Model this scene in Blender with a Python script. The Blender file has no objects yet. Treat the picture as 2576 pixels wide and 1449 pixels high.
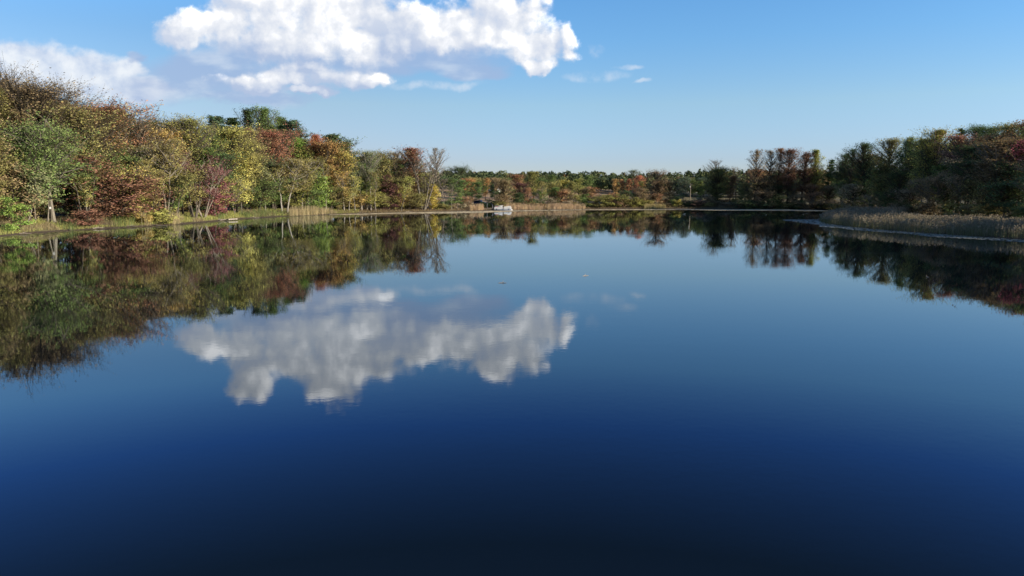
import bpy, math, random
import numpy as np
from mathutils import Vector, Matrix, noise as mnoise

# ------------------------------------------------------------------ camera, sky, sun, exposure
scene = bpy.context.scene
COL = scene.collection
PITCH = math.radians(7.6); CP, SP = math.cos(PITCH), math.sin(PITCH)
CAMH = 8.0; F = 1852.0; CX, CY = 1288.0, 724.5          # measured in a 2576 x 1449 view of the photograph
cam_d = bpy.data.cameras.new('camera'); cam = bpy.data.objects.new('camera', cam_d); COL.objects.link(cam)
cam.location = (0, 0, CAMH); cam.rotation_euler = (math.pi/2 - PITCH, 0, 0)
cam_d.sensor_width = 36.0; cam_d.lens = 36.0*F/2576.0; cam_d.clip_start = 0.1; cam_d.clip_end = 20000
scene.camera = cam

SUN_AZ = math.radians(105.0)     # clockwise from the view direction (+Y)
SUN_EL = math.radians(17.0)
sun_dir = Vector((math.sin(SUN_AZ)*math.cos(SUN_EL), math.cos(SUN_AZ)*math.cos(SUN_EL), math.sin(SUN_EL)))
sun_d = bpy.data.lights.new('sun', 'SUN'); sun = bpy.data.objects.new('sun', sun_d); COL.objects.link(sun)
sun_d.energy = 5.0; sun_d.angle = math.radians(0.53); sun_d.color = (1.0, 0.87, 0.68)
sun.rotation_euler = sun_dir.to_track_quat('Z', 'Y').to_euler(); sun.location = (60, -60, 80)

world = bpy.data.worlds.new('World'); scene.world = world; world.use_nodes = True
try: world.cycles.sampling_method = 'MANUAL'; world.cycles.sample_map_resolution = 512
except Exception: pass
scene.view_settings.view_transform = 'Standard'; scene.view_settings.look = 'None'
EXPO = 0.85
scene.view_settings.exposure = EXPO; scene.view_settings.gamma = 1.0
scene.cycles.use_denoising = True
try: scene.cycles.denoiser = 'OPENIMAGEDENOISE'
except Exception: pass
scene.cycles.max_bounces = 6; scene.cycles.diffuse_bounces = 3; scene.cycles.glossy_bounces = 3
scene.cycles.transmission_bounces = 3; scene.cycles.transparent_max_bounces = 4
scene.cycles.sample_clamp_indirect = 4.0

class NT:
    """small helper to write node trees as formulas"""
    def __init__(s, nt): s.nt = nt; s.n = nt.nodes; s.l = nt.links
    def put(s, sock, v):
        if isinstance(v, bpy.types.NodeSocket): s.l.new(v, sock)
        else: sock.default_value = v
    def m(s, op, a, b=None, c=None, clamp=False):
        n = s.n.new('ShaderNodeMath'); n.operation = op; n.use_clamp = clamp
        for i, v in enumerate((a, b, c)):
            if v is not None: s.put(n.inputs[i], v)
        return n.outputs[0]
    def v(s, op, a, b=None, c=None):
        n = s.n.new('ShaderNodeVectorMath'); n.operation = op
        for i, x in enumerate((a, b, c)):
            if x is not None: s.put(n.inputs[i], x)
        return n.outputs['Value'] if op in ('DOT_PRODUCT', 'LENGTH') else n.outputs[0]
    def mix(s, f, a, b, bt='MIX'):
        n = s.n.new('ShaderNodeMix'); n.data_type = 'RGBA'; n.blend_type = bt
        s.put(n.inputs[0], f); s.put(n.inputs[6], a); s.put(n.inputs[7], b)
        return n.outputs[2]
    def ramp(s, v, a, b, smooth=True):
        n = s.n.new('ShaderNodeMapRange'); n.interpolation_type = 'SMOOTHSTEP' if smooth else 'LINEAR'
        s.put(n.inputs[0], v); n.inputs[1].default_value = a; n.inputs[2].default_value = b
        return n.outputs[0]
    def noise(s, vec, scale, detail=4, rough=.5, out=0, dist=0):
        n = s.n.new('ShaderNodeTexNoise'); n.inputs['Scale'].default_value = scale; n.inputs['Detail'].default_value = detail
        n.inputs['Roughness'].default_value = rough; n.inputs['Distortion'].default_value = dist
        if vec is not None: s.put(n.inputs['Vector'], vec)
        return n.outputs[out]

def px_dir(px, py):
    xc = (px-CX)/F; yc = (CY-py)/F
    return xc, CP + yc*SP, yc*CP - SP
def uv(px, py, refl=False):
    X, Y, Z = px_dir(px, py)
    return (X/Y, (-Z if refl else Z)/Y)

def build_world():
    nt = world.node_tree; nt.nodes.clear(); g = NT(nt)
    out = nt.nodes.new('ShaderNodeOutputWorld')
    sky = nt.nodes.new('ShaderNodeTexSky'); sky.sky_type = 'NISHITA'; sky.sun_disc = False
    sky.sun_elevation = SUN_EL; sky.sun_rotation = SUN_AZ
    sky.altitude = 250; sky.air_density = 1.0; sky.dust_density = 0.25; sky.ozone_density = 2.2
    SS = 0.145
    tc = nt.nodes.new('ShaderNodeTexCoord'); sep = nt.nodes.new('ShaderNodeSeparateXYZ'); g.l.new(tc.outputs['Generated'], sep.inputs[0])
    x, y, z = sep.outputs
    AIR = [(0.04, (0.404, 0.461, 0.697)), (0.11, (0.485, 0.555, 0.65)), (0.19, (0.40, 0.59, 0.75)), (0.235, (0.38, 0.60, 0.78)), (0.31, (0.155, 0.345, 0.72)), (0.45, (0.13, 0.18, 0.23)), (1.0, (0.98, 0.96, 0.94))]
    air = (*AIR[0][1], 1)
    for (z0, c0), (z1, c1) in zip(AIR[:-1], AIR[1:]): air = g.mix(g.ramp(z, z0, z1, False), air, (*c1, 1))
    air = g.mix(g.m('MULTIPLY', g.ramp(x, .10, -.35), g.ramp(z, .26, .18)), air, g.mix(1.0, air, (.93, .83, .80, 1), 'MULTIPLY'))
    tint = g.mix(1.0, sky.outputs[0], air, 'MULTIPLY')
    bg0 = nt.nodes.new('ShaderNodeBackground'); g.l.new(tint, bg0.inputs[0]); bg0.inputs[1].default_value = SS
    ys = g.m('MAXIMUM', y, 0.05)
    U = g.m('DIVIDE', x, ys); V = g.m('DIVIDE', z, ys)
    # region of the sky that has clouds in it (everything else stays the plain sky)
    reg = g.m('MULTIPLY', g.m('GREATER_THAN', y, 0.3), g.m('MULTIPLY', g.m('GREATER_THAN', V, 0.06), g.m('LESS_THAN', V, 0.36)))
    reg = g.m('MULTIPLY', reg, g.m('LESS_THAN', U, 0.36))
    comb = nt.nodes.new('ShaderNodeCombineXYZ'); g.l.new(U, comb.inputs[0]); g.l.new(V, comb.inputs[1])
    P = comb.outputs[0]
    def field(Pv, blobs, k=.25):
        acc = None
        for (bu, bv, ru, rv) in blobs:
            q = g.v('MULTIPLY_ADD', Pv, (1/ru, 1/rv, 0), (-bu/ru, -bv/rv, 0))
            r = g.v('DOT_PRODUCT', q, q)
            acc = r if acc is None else g.m('SMOOTH_MIN', acc, r, k)
        return g.m('SUBTRACT', 1.0, acc)
    def B(px, py, rx, ry): 
        u, v = uv(px, py); return (u, v, rx/F, ry/F)
    heap = [B(700, 100, 130, 58), B(830, 108, 130, 62), B(770, 62, 80, 56), B(930, 120, 120, 52), B(640, 205, 110, 26), B(940, 190, 60, 24), B(450, 88, 70, 52), B(500, 60, 70, 52), B(560, 55, 90, 72), B(640, 70, 90, 70), B(585, -40, 66, 62), B(690, 40, 110, 90), B(800, -15, 110, 96), B(775, -75, 56, 36),
            B(905, 45, 110, 80), B(1000, 70, 110, 80), B(1090, 70, 110, 78), B(1190, 70, 105, 84), B(1290, 82, 105, 88),
            B(1360, 105, 78, 60), B(1350, 158, 60, 26), B(1432, 95, 40, 46), B(1440, 128, 32, 30), B(1225, 15, 90, 40),
            B(770, 180, 150, 36), B(850, 190, 100, 34), B(690, 190, 90, 20), B(780, 225, 90, 15), B(650, 215, 90, 16)]
    wisps = [B(1085, 212, 105, 9), B(1165, 214, 30, 10), B(1500, 190, 62, 11), B(1480, 186, 24, 13), B(1580, 172, 40, 6), B(1505, 132, 17, 15), B(1615, 210, 26, 4)]
    n1 = g.noise(P, 16, 7, .56, out=1)
    w1 = g.v('SUBTRACT', n1, (.5, .5, .5))
    eps = Vector((.0105, .0085, 0))
    def heightf(Pv, fine=True):
        nn = g.noise(Pv, 15, 8, .56, out=1); ww = g.v('SUBTRACT', nn, (.5, .5, .5))
        Pw = g.v('MULTIPLY_ADD', ww, (.075, .062, 0), Pv)
        Fm = field(Pw, heap, .3)
        # cauliflower puffs: inverted cell distance, seen at two sizes
        def puff(sc):
            vo = nt.nodes.new('ShaderNodeTexVoronoi'); vo.feature = 'SMOOTH_F1'; vo.inputs['Scale'].default_value = sc; vo.inputs['Smoothness'].default_value = .35
            g.l.new(g.v('MULTIPLY_ADD', ww, (.05, .05, 0), Pv), vo.inputs['Vector']); return vo.outputs['Distance']
        bil = g.m('ADD', g.m('MULTIPLY', puff(24), -.75), g.m('MULTIPLY', puff(58), -.42))
        fz = g.m('MULTIPLY_ADD', g.noise(Pv, 46, 9, .62), .95, -.475)
        return g.m('ADD', g.m('ADD', g.m('ADD', Fm, bil), .50), fz)
    H0 = heightf(P)
    H1 = heightf(g.v('ADD', P, tuple(eps)))
    Hs = g.m('SUBTRACT', H0, g.m('MULTIPLY', g.ramp(g.m('MULTIPLY_ADD', U, .03, V), .20, .165), g.m('MULTIPLY', g.ramp(V, .150, .160), .22))); Hs = g.m('MULTIPLY_ADD', g.noise(P, 70, 7, .66), .6, g.m('SUBTRACT', Hs, .30)); a = g.m('POWER', g.ramp(Hs, -.25, .62), 1.1)
    slope = g.m('SUBTRACT', H0, H1)
    mids = g.noise(P, 10, 6, .55); midn = g.noise(g.v('ADD', P, (.022, .020, 0)), 10, 6, .55)
    lit = g.m('ADD', g.m('MULTIPLY_ADD', slope, .62, .30), g.m('MULTIPLY', g.m('SUBTRACT', mids, midn), 2.6), clamp=True)  # sun side of each puff painted in from a height offset
    # shade painted into cloud colour: brightness climbs with height above the flat base
    low = g.noise(P, 7, 3, .5)
    baseh = g.ramp(g.m('MULTIPLY_ADD', low, .10, g.m('MULTIPLY_ADD', U, .035, V)), .175, .262)
    tail = g.m('MULTIPLY', g.ramp(V, .158, .150), 1.0)           # the lower, separate bank of puffs
    baseh = g.m('MAXIMUM', baseh, g.m('MULTIPLY', tail, g.m('MULTIPLY', g.ramp(V, .108, .150), .62)))
    baseh = g.m('MAXIMUM', baseh, g.m('MULTIPLY', g.ramp(U, -.02, .06), .8))
    bri = g.m('MULTIPLY_ADD', lit, .66, g.m('MULTIPLY_ADD', baseh, .38, -.17), clamp=True)
    ccol = g.mix(g.ramp(bri, 0, .42, False), (.46, .56, .76, 1), (.84, .87, .93, 1)); ccol = g.mix(g.ramp(bri, .38, .92), ccol, (1.75, 1.69, 1.66, 1))
    # thin soft layers: pale bank low on the left, blue-grey veil under the heap
    ns = g.v('SUBTRACT', g.noise(g.v('MULTIPLY', P, (1, 2.0, 1)), 10, 6, .55, out=1), (.5, .5, .5))
    Ps = g.v('MULTIPLY_ADD', ns, (.12, .06, 0), P)
    softw = field(Ps, [B(60, 160, 190, 60), B(210, 185, 160, 66), B(330, 215, 120, 34), B(-160, 150, 200, 70), B(100, 215, 260, 32), B(280, 165, 90, 32)], .3)
    nv = g.noise(P, 22, 7, .6)
    aw = g.m('MULTIPLY', g.ramp(g.m('MULTIPLY_ADD', nv, 1.3, g.m('SUBTRACT', softw, .55)), -.05, .75), .86)
    wl = g.m('MULTIPLY_ADD', g.m('SUBTRACT', g.noise(g.v('ADD', P, (-.01, -.012, 0)), 22, 7, .6), nv), -3.2, .55, clamp=True)  # light and dark flanks painted into the soft bank
    wcol = g.mix(wl, (.60, .68, .84, 1), (.93, .95, .98, 1))
    veil = field(Ps, [B(700, 125, 230, 56), B(1010, 130, 330, 52), B(520, 185, 190, 60), B(420, 215, 150, 42), B(345, 135, 40, 18), B(620, 235, 190, 26), B(1000, 150, 260, 34), B(1180, 165, 120, 24), B(560, 150, 160, 50)], .3)
    av = g.m('MULTIPLY', g.ramp(g.m('MULTIPLY_ADD', g.noise(P, 18, 5, .55), .5, veil), .05, 1.15), .78)
    vcol = g.mix(g.ramp(g.noise(g.v('MULTIPLY', P, (1, 2.5, 1)), 14, 5, .5), .45, .7), (.37, .49, .73, 1), (.62, .70, .84, 1))
    wi = field(g.v('MULTIPLY_ADD', w1, (.07, .03, 0), P), wisps, .15)
    awi = g.m('MULTIPLY', g.m('MULTIPLY', g.ramp(wi, -.9, 2.0), g.ramp(nv, .32, .62)), .68)
    c = g.v('SCALE', tint, None); c.node.inputs['Scale'].default_value = SS
    q = 2.0**EXPO
    c = g.v('SCALE', c, None); c.node.inputs['Scale'].default_value = q; c = g.mix(aw, c, wcol); c = g.mix(av, c, vcol); c = g.mix(awi, c, (.85, .88, .94, 1)); c = g.mix(a, c, ccol)
    bg1 = nt.nodes.new('ShaderNodeBackground'); g.l.new(c, bg1.inputs[0]); bg1.inputs[1].default_value = 1.0/q
    mx = nt.nodes.new('ShaderNodeMixShader'); g.l.new(reg, mx.inputs[0]); g.l.new(bg0.outputs[0], mx.inputs[1]); g.l.new(bg1.outputs[0], mx.inputs[2])
    g.l.new(mx.outputs[0], out.inputs[0])
build_world()

# ------------------------------------------------------------------ helpers
rnd = random.Random(7)
RNG = np.random.default_rng(11)
def tag(o, label=None, cat=None, group=None, kind=None):
    if label: o['label'] = label
    if cat: o['category'] = cat
    if group: o['group'] = group
    if kind: o['kind'] = kind
    return o
def mesh_np(name, V, Fc, mat=None, smooth=False):
    me = bpy.data.meshes.new(name)
    V = np.ascontiguousarray(V, dtype=np.float32).reshape(-1, 3); Fc = np.ascontiguousarray(Fc, dtype=np.int32)
    k = Fc.shape[1]
    me.vertices.add(len(V)); me.vertices.foreach_set('co', V.ravel())
    me.loops.add(Fc.size); me.loops.foreach_set('vertex_index', Fc.ravel())
    me.polygons.add(len(Fc)); me.polygons.foreach_set('loop_start', np.arange(0, Fc.size, k, dtype=np.int32))
    me.polygons.foreach_set('use_smooth', np.full(len(Fc), smooth, dtype=bool))
    me.update(calc_edges=True); me.validate()
    if mat: me.materials.append(mat)
    return me
def link(name, me, parent=None, loc=None):
    o = bpy.data.objects.new(name, me); COL.objects.link(o)
    if parent: o.parent = parent
    if loc: o.location = loc
    return o
def empty(name, loc=(0, 0, 0), rz=0):
    o = bpy.data.objects.new(name, None); COL.objects.link(o); o.location = loc; o.rotation_euler = (0, 0, rz); o.empty_display_size = .5
    return o

class MB:
    """collects boxes, prisms and tubes into one mesh"""
    def __init__(s): s.V = []; s.F = []
    def add(s, vs, fs):
        b = len(s.V); s.V += [tuple(v) for v in vs]; s.F += [tuple(b+i for i in f) for f in fs]
    def box(s, x0, x1, y0, y1, z0, z1):
        s.add([(x0,y0,z0),(x1,y0,z0),(x1,y1,z0),(x0,y1,z0),(x0,y0,z1),(x1,y0,z1),(x1,y1,z1),(x0,y1,z1)],
              [(0,3,2,1),(4,5,6,7),(0,1,5,4),(1,2,6,5),(2,3,7,6),(3,0,4,7)])
    def tube(s, pts, r, n=8, cap=True):
        pts = [Vector(p) for p in pts]; rr = r if isinstance(r, (list, tuple)) else [r]*len(pts); vs = []; fs = []
        for i, p in enumerate(pts):
            d = (pts[min(i+1, len(pts)-1)] - pts[max(i-1, 0)]).normalized()
            a = d.cross(Vector((0, 0, 1)) if abs(d.z) < .9 else Vector((0, 1, 0))).normalized(); b = d.cross(a)
            for k in range(n):
                t = 2*math.pi*k/n; vs.append(p + (a*math.cos(t) + b*math.sin(t))*rr[i])
        for i in range(len(pts)-1):
            for k in range(n): fs.append((i*n+k, i*n+(k+1) % n, (i+1)*n+(k+1) % n, (i+1)*n+k))
        if cap: fs += [tuple(range(n))[::-1], tuple(range((len(pts)-1)*n, len(pts)*n))]
        s.add(vs, fs)
    def prism(s, prof, y0, y1):            # prof: (x, z) outline extruded along y
        n = len(prof); s.add([(x, y0, z) for x, z in prof] + [(x, y1, z) for x, z in prof],
              [tuple(range(n)), tuple(range(2*n-1, n-1, -1))] + [(i, n+i, n+(i+1) % n, (i+1) % n) for i in range(n)])
    def build(s, name, mat, parent=None, smooth=False, bevel=0):
        me = bpy.data.meshes.new(name); me.from_pydata(s.V, [], s.F); me.materials.append(mat)
        import bmesh
        bm = bmesh.new(); bm.from_mesh(me); bmesh.ops.recalc_face_normals(bm, faces=bm.faces)
        if bevel: bmesh.ops.bevel(bm, geom=list(bm.edges), offset=bevel, segments=2, affect='EDGES', profile=.6)
        bm.to_mesh(me); bm.free()
        if smooth: me.polygons.foreach_set('use_smooth', [True]*len(me.polygons))
        return link(name, me, parent)

def new_mat(name):
    m = bpy.data.materials.new(name); m.use_nodes = True; nt = m.node_tree; nt.nodes.clear()
    return m, NT(nt)
def simple_mat(name, col, rough=.6, metal=0, spec=.5, var=.15, nscale=3, bump=0):
    m, g = new_mat(name); tc = g.n.new('ShaderNodeTexCoord')
    p = g.n.new('ShaderNodeBsdfPrincipled'); o = g.n.new('ShaderNodeOutputMaterial'); g.l.new(p.outputs[0], o.inputs[0])
    n = g.noise(tc.outputs['Object'], nscale, 5, .6)
    dark = tuple(c*(1-var) for c in col)+(1,); lite = tuple(min(1, c*(1+var)) for c in col)+(1,)
    g.l.new(g.mix(g.ramp(n, .3, .7), dark, lite), p.inputs['Base Color'])
    p.inputs['Roughness'].default_value = rough; p.inputs['Metallic'].default_value = metal; p.inputs['Specular IOR Level'].default_value = spec
    return m
def leaf_mat(name, transl=.32, patch=.45, rough=.6):
    """leaf colour comes from the object's colour; each leaf differs a little, and clumps turn towards autumn"""
    m, g = new_mat(name); o = g.n.new('ShaderNodeOutputMaterial')
    oi = g.n.new('ShaderNodeObjectInfo'); ge = g.n.new('ShaderNodeNewGeometry'); tc = g.n.new('ShaderNodeTexCoord')
    isl = ge.outputs['Random Per Island']
    pos = g.v('ADD', tc.outputs['Object'], g.v('SCALE', (37., 61., 13.), None)); 
    g.l.new(oi.outputs['Random'], pos.node.inputs[1].links[0].from_node.inputs['Scale'])
    n = g.noise(pos, .33, 3, .6)
    hs = g.n.new('ShaderNodeHueSaturation'); g.l.new(oi.outputs['Color'], hs.inputs['Color'])
    g.l.new(g.m('ADD', g.m('MULTIPLY_ADD', isl, .026, .487), g.m('MULTIPLY', g.m('SUBTRACT', n, .5), patch*.17)), hs.inputs['Hue'])
    g.l.new(g.m('MULTIPLY', g.m('MULTIPLY_ADD', g.m('FRACT', g.m('MULTIPLY', isl, 7.31)), .42, .85), g.m('MULTIPLY_ADD', g.noise(pos, .8, 2, .5), 1.0, .66)), hs.inputs['Value'])
    hs.inputs['Saturation'].default_value = .86
    d = g.n.new('ShaderNodeBsdfDiffuse'); t = g.n.new('ShaderNodeBsdfTranslucent'); mx = g.n.new('ShaderNodeMixShader'); mx.inputs[0].default_value = transl
    g.l.new(hs.outputs[0], d.inputs[0]); g.l.new(hs.outputs[0], t.inputs[0]); g.l.new(d.outputs[0], mx.inputs[1]); g.l.new(t.outputs[0], mx.inputs[2])
    g.l.new(mx.outputs[0], o.inputs[0]); return m
def bark_mat():
    m, g = new_mat('bark'); o = g.n.new('ShaderNodeOutputMaterial'); oi = g.n.new('ShaderNodeObjectInfo'); tc = g.n.new('ShaderNodeTexCoord')
    n = g.noise(g.v('MULTIPLY', tc.outputs['Object'], (4, 4, .8)), 1.6, 5, .65)
    p = g.n.new('ShaderNodeBsdfDiffuse'); g.l.new(g.mix(g.ramp(n, .35, .65), oi.outputs['Color'], g.mix(.45, oi.outputs['Color'], (.03, .025, .02, 1))), p.inputs[0])
    g.l.new(p.outputs[0], o.inputs[0]); return m
M_LEAF = leaf_mat('leaves'); M_NEEDLE = leaf_mat('needles', .12, .15); M_BLADE = leaf_mat('grass_blades', .35, .35); M_BARK = bark_mat()

# ------------------------------------------------------------------ lake outline and terrain
def wpt(px, py, z=0.0):
    X, Y, Z = px_dir(px, py); t = (z-CAMH)/Z; return (X*t, Y*t)
SH = [(-62,-95),(-80,-30),(-90,40),(-92,95)] + [wpt(*p) for p in
      [(-60,602),(0,596),(130,584),(300,574),(420,567.5),(520,560),(600,551.5),(700,545),(840,539.5),(990,535.5),(1140,532),(1290,528.5),(1480,526),(1640,525),(1800,524.8),
       (1960,525.5),(2080,526.5),(2180,528),(2230,531),(2190,536),(2110,542),(2062,549),(2056,556),(2090,565),(2160,573),(2260,582),(2400,592),(2576,603),(2700,614)]] + [(84,92),(93,55),(92,0),(70,-80),(10,-120)]
def chaikin(p, it=2):
    for _ in range(it):
        q = []
        for i in range(len(p)):
            a, b = p[i], p[(i+1) % len(p)]
            q += [(a[0]*.75+b[0]*.25, a[1]*.75+b[1]*.25), (a[0]*.25+b[0]*.75, a[1]*.25+b[1]*.75)]
        p = q
    return p
SHP = np.array(chaikin(SH, 2))
def sdf(x, y):
    """distance to the shore, positive on land"""
    x = np.atleast_1d(np.asarray(x, float)); y = np.atleast_1d(np.asarray(y, float))
    A = SHP; Bq = np.roll(SHP, -1, 0); out = np.full(x.shape, 1e9); ins = np.zeros(x.shape, bool)
    for (ax, ay), (bx, by) in zip(A, Bq):
        dx, dy = bx-ax, by-ay; t = np.clip(((x-ax)*dx+(y-ay)*dy)/(dx*dx+dy*dy), 0, 1)
        out = np.minimum(out, (x-ax-t*dx)**2 + (y-ay-t*dy)**2)
        c = ((ay > y) != (by > y)); xi = ax + (y-ay)*dx/(dy if abs(dy) > 1e-9 else 1e-9); ins ^= c & (x < xi)
    return np.where(ins, -1, 1)*np.sqrt(out)
def sst(a, b, x): t = np.clip((x-a)/(b-a), 0, 1); return t*t*(3-2*t)
def wob(x, y, s=1.0, k=0.0):
    return np.sin(x*.31*s+1.3*np.sin(y*.17*s+k)+k)*.5 + np.sin(y*.43*s+1.7*np.sin(x*.23*s+k*2))*.35 + np.sin((x+y)*.91*s+k)*.15
def ground_h(x, y, sd=None):
    x = np.atleast_1d(np.asarray(x, float)); y = np.atleast_1d(np.asarray(y, float))
    if sd is None: sd = sdf(x, y)
    s = sd + wob(x, y, 1.0)*.9
    h = np.where(s < 0, np.maximum(s*.22, -2.5), .42*(1-np.exp(-np.maximum(s, 0)/2.6)) + .010*np.maximum(s, 0))
    far = sst(255, 320, y)*sst(-60, 0, x+y*.1)
    h += far*(2.0*sst(3, 22, s) + 5.6*sst(30, 110, s))*(1-.55*sst(40, 110, x))
    left = sst(-30, -70, x)*sst(340, 230, y)
    h += left*7.0*sst(14, 90, s)
    h += left*1.45*sst(.8, 9, s)*np.interp(y, [100, 220, 275], [1, .85, .4])
    right = sst(50, 90, x)*sst(360, 260, y)
    h += right*13.0*sst(24, 120, s)
    h += np.where(s > 0, wob(x, y, .35, 2.)*.25*sst(3, 20, s), 0)
    return h
def gh(x, y): return float(ground_h(x, y)[0])

def axis(lo, hi, step, far):
    a = np.arange(lo, hi+step, step); out = [hi]; s = step
    while out[-1] < far: s *= 1.25; out.append(out[-1]+s)
    out2 = [lo]; s = step
    while out2[-1] > -far: s *= 1.25; out2.append(out2[-1]-s)
    return np.array(out2[:0:-1] + list(a) + out[1:])
def build_terrain():
    gx = axis(-130, 150, 1.15, 5000); gy = axis(85, 360, 1.15, 5000)
    X, Y = np.meshgrid(gx, gy); x = X.ravel(); y = Y.ravel()
    z = ground_h(x, y)
    V = np.stack([x, y, z], 1); nx, ny = len(gx), len(gy)
    i = np.arange(nx*ny).reshape(ny, nx); Fc = np.stack([i[:-1,:-1], i[:-1,1:], i[1:,1:], i[1:,:-1]], -1).reshape(-1, 4)
    m, g = new_mat('ground'); o = g.n.new('ShaderNodeOutputMaterial'); ge = g.n.new('ShaderNodeNewGeometry'); pos = ge.outputs['Position']
    sep = g.n.new('ShaderNodeSeparateXYZ'); g.l.new(pos, sep.inputs[0])
    n1 = g.noise(pos, .12, 6, .6); n2 = g.noise(pos, 1.3, 5, .65); n3 = g.noise(pos, .035, 3, .5)
    grass = g.mix(g.ramp(n1, .35, .65), (.10, .105, .035, 1), (.20, .165, .075, 1))
    field = g.mix(g.ramp(n1, .3, .7), (.26, .165, .105, 1), (.36, .25, .155, 1))
    litter = g.mix(g.ramp(n2, .3, .7), (.055, .04, .024, 1), (.13, .085, .045, 1))
    fy = g.m('MULTIPLY', g.ramp(sep.outputs[1], 262, 285), g.ramp(sep.outputs[0], 75, 35))
    land = g.mix(g.ramp(g.m('ADD', n1, g.m('MULTIPLY', n2, .3)), .5, .75), litter, grass)
    land = g.mix(fy, land, field)
    mud = g.mix(g.ramp(n2, .35, .65), (.035, .022, .015, 1), (.085, .055, .035, 1))
    col = g.mix(g.ramp(g.m('MULTIPLY_ADD', n2, .12, sep.outputs[2]), .26, .36), mud, land)
    col = g.mix(g.m('MULTIPLY', n2, .35), col, (.02, .02, .01, 1))
    p = g.n.new('ShaderNodeBsdfPrincipled'); p.inputs['Roughness'].default_value = .9; g.l.new(col, p.inputs['Base Color'])
    b = g.n.new('ShaderNodeBump'); b.inputs['Strength'].default_value = .6; b.inputs['Distance'].default_value = .2; g.l.new(n2, b.inputs['Height']); g.l.new(b.outputs[0], p.inputs['Normal'])
    g.l.new(p.outputs[0], o.inputs[0])
    t = link('ground', mesh_np('ground', V, Fc, m, True)); tag(t, 'banks of the lake with muddy edge, grass and the brown field beyond', 'ground', kind='structure')
build_terrain()

def build_water():
    m, g = new_mat('lake_water'); o = g.n.new('ShaderNodeOutputMaterial'); ge = g.n.new('ShaderNodeNewGeometry'); pos = ge.outputs['Position']
    dk = g.n.new('ShaderNodeBsdfDiffuse'); dk.inputs[0].default_value = (.0012, .0030, .0060, 1)
    gl = g.n.new('ShaderNodeBsdfGlossy'); gl.inputs['Color'].default_value = (.88, .945, 1.0, 1); gl.inputs['Roughness'].default_value = .02
    fr = g.n.new('ShaderNodeFresnel'); fr.inputs[0].default_value = 1.55; mxw = g.n.new('ShaderNodeMixShader')
    g.l.new(fr.outputs[0], mxw.inputs[0]); g.l.new(dk.outputs[0], mxw.inputs[1]); g.l.new(gl.outputs[0], mxw.inputs[2])
    big = g.noise(g.v('MULTIPLY', pos, (.5, 1, 1)), .035, 3, .5)
    fine = g.noise(g.v('MULTIPLY', pos, (1, 1.25, 1)), 2.4, 3, .5)
    mid = g.noise(g.v('MULTIPLY', pos, (.55, 1.0, 1)), .55, 2, .5)
    h = g.m('ADD', g.m('MULTIPLY', fine, .0010), g.m('MULTIPLY', mid, .0016))
    h = g.m('MULTIPLY', h, g.m('MULTIPLY_ADD', g.ramp(big, .42, .62), 1.1, .45))
    g.l.new(g.m('MULTIPLY_ADD', g.ramp(g.noise(g.v('MULTIPLY', pos, (.35, 1, 1)), .06, 4, .6), .45, .7), .045, .012), gl.inputs['Roughness'])
    b = g.n.new('ShaderNodeBump'); b.inputs['Strength'].default_value = 1.0; b.inputs['Distance'].default_value = 1.0
    g.l.new(h, b.inputs['Height']); g.l.new(b.outputs[0], gl.inputs['Normal']); g.l.new(b.outputs[0], fr.inputs['Normal']); g.l.new(mxw.outputs[0], o.inputs[0])
    x0, x1, y0, y1 = -150, 160, -160, 380
    V = [(x0,y0,0),(x1,y0,0),(x1,y1,0),(x0,y1,0)]
    w = link('water', mesh_np('water', V, [[0,1,2,3]], m)); tag(w, 'still dark blue lake mirroring the clouds and the wooded banks', 'lake', kind='structure')
build_water()

# ------------------------------------------------------------------ tree prototypes
def prisms(P0, P1, r0, r1, n=3):
    P0 = np.asarray(P0, float); P1 = np.asarray(P1, float); r0 = np.broadcast_to(r0, len(P0)); r1 = np.broadcast_to(r1, len(P0))
    d = P1-P0; d /= np.maximum(np.linalg.norm(d, axis=1, keepdims=True), 1e-6)
    ref = np.where(np.abs(d[:, 2:3]) < .9, np.array([[0, 0, 1.]]), np.array([[0, 1., 0]]))
    a = np.cross(d, ref); a /= np.maximum(np.linalg.norm(a, axis=1, keepdims=True), 1e-6); b = np.cross(d, a)
    t = np.arange(n)*2*np.pi/n; ring = a[:, None, :]*np.cos(t)[None, :, None] + b[:, None, :]*np.sin(t)[None, :, None]
    V = np.concatenate([P0[:, None]+ring*r0[:, None, None], P1[:, None]+ring*r1[:, None, None]], 1)
    k = np.arange(n); f = np.stack([k, (k+1) % n, n+(k+1) % n, n+k], -1)
    Fc = (np.arange(len(P0))[:, None, None]*2*n + f[None]).reshape(-1, 4)
    return V.reshape(-1, 3), Fc
def quads(C, size, rng, up=.35, elong=1.3, flat=None):
    n = len(C); nrm = rng.normal(size=(n, 3)); nrm[:, 2] = nrm[:, 2]*.9+up*.4
    if flat is not None:                     # leaves on one side of a bough face much the same way
        ou = C-flat; ou /= np.maximum(np.linalg.norm(ou, axis=1, keepdims=True), 1e-3); nrm = nrm*.50+ou*.80
    nrm /= np.linalg.norm(nrm, axis=1, keepdims=True)
    r = rng.normal(size=(n, 3)); a = np.cross(nrm, r); a /= np.linalg.norm(a, axis=1, keepdims=True); b = np.cross(nrm, a)
    s = size*rng.uniform(.55, 1.35, (n, 1)); a = a*s*.5*elong; b = b*s*.5
    V = np.stack([C-a, C-b*.9+a*.1, C+a, C+b*.9+a*.1], 1).reshape(-1, 3)
    return V, np.arange(4*n).reshape(n, 4)
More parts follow.
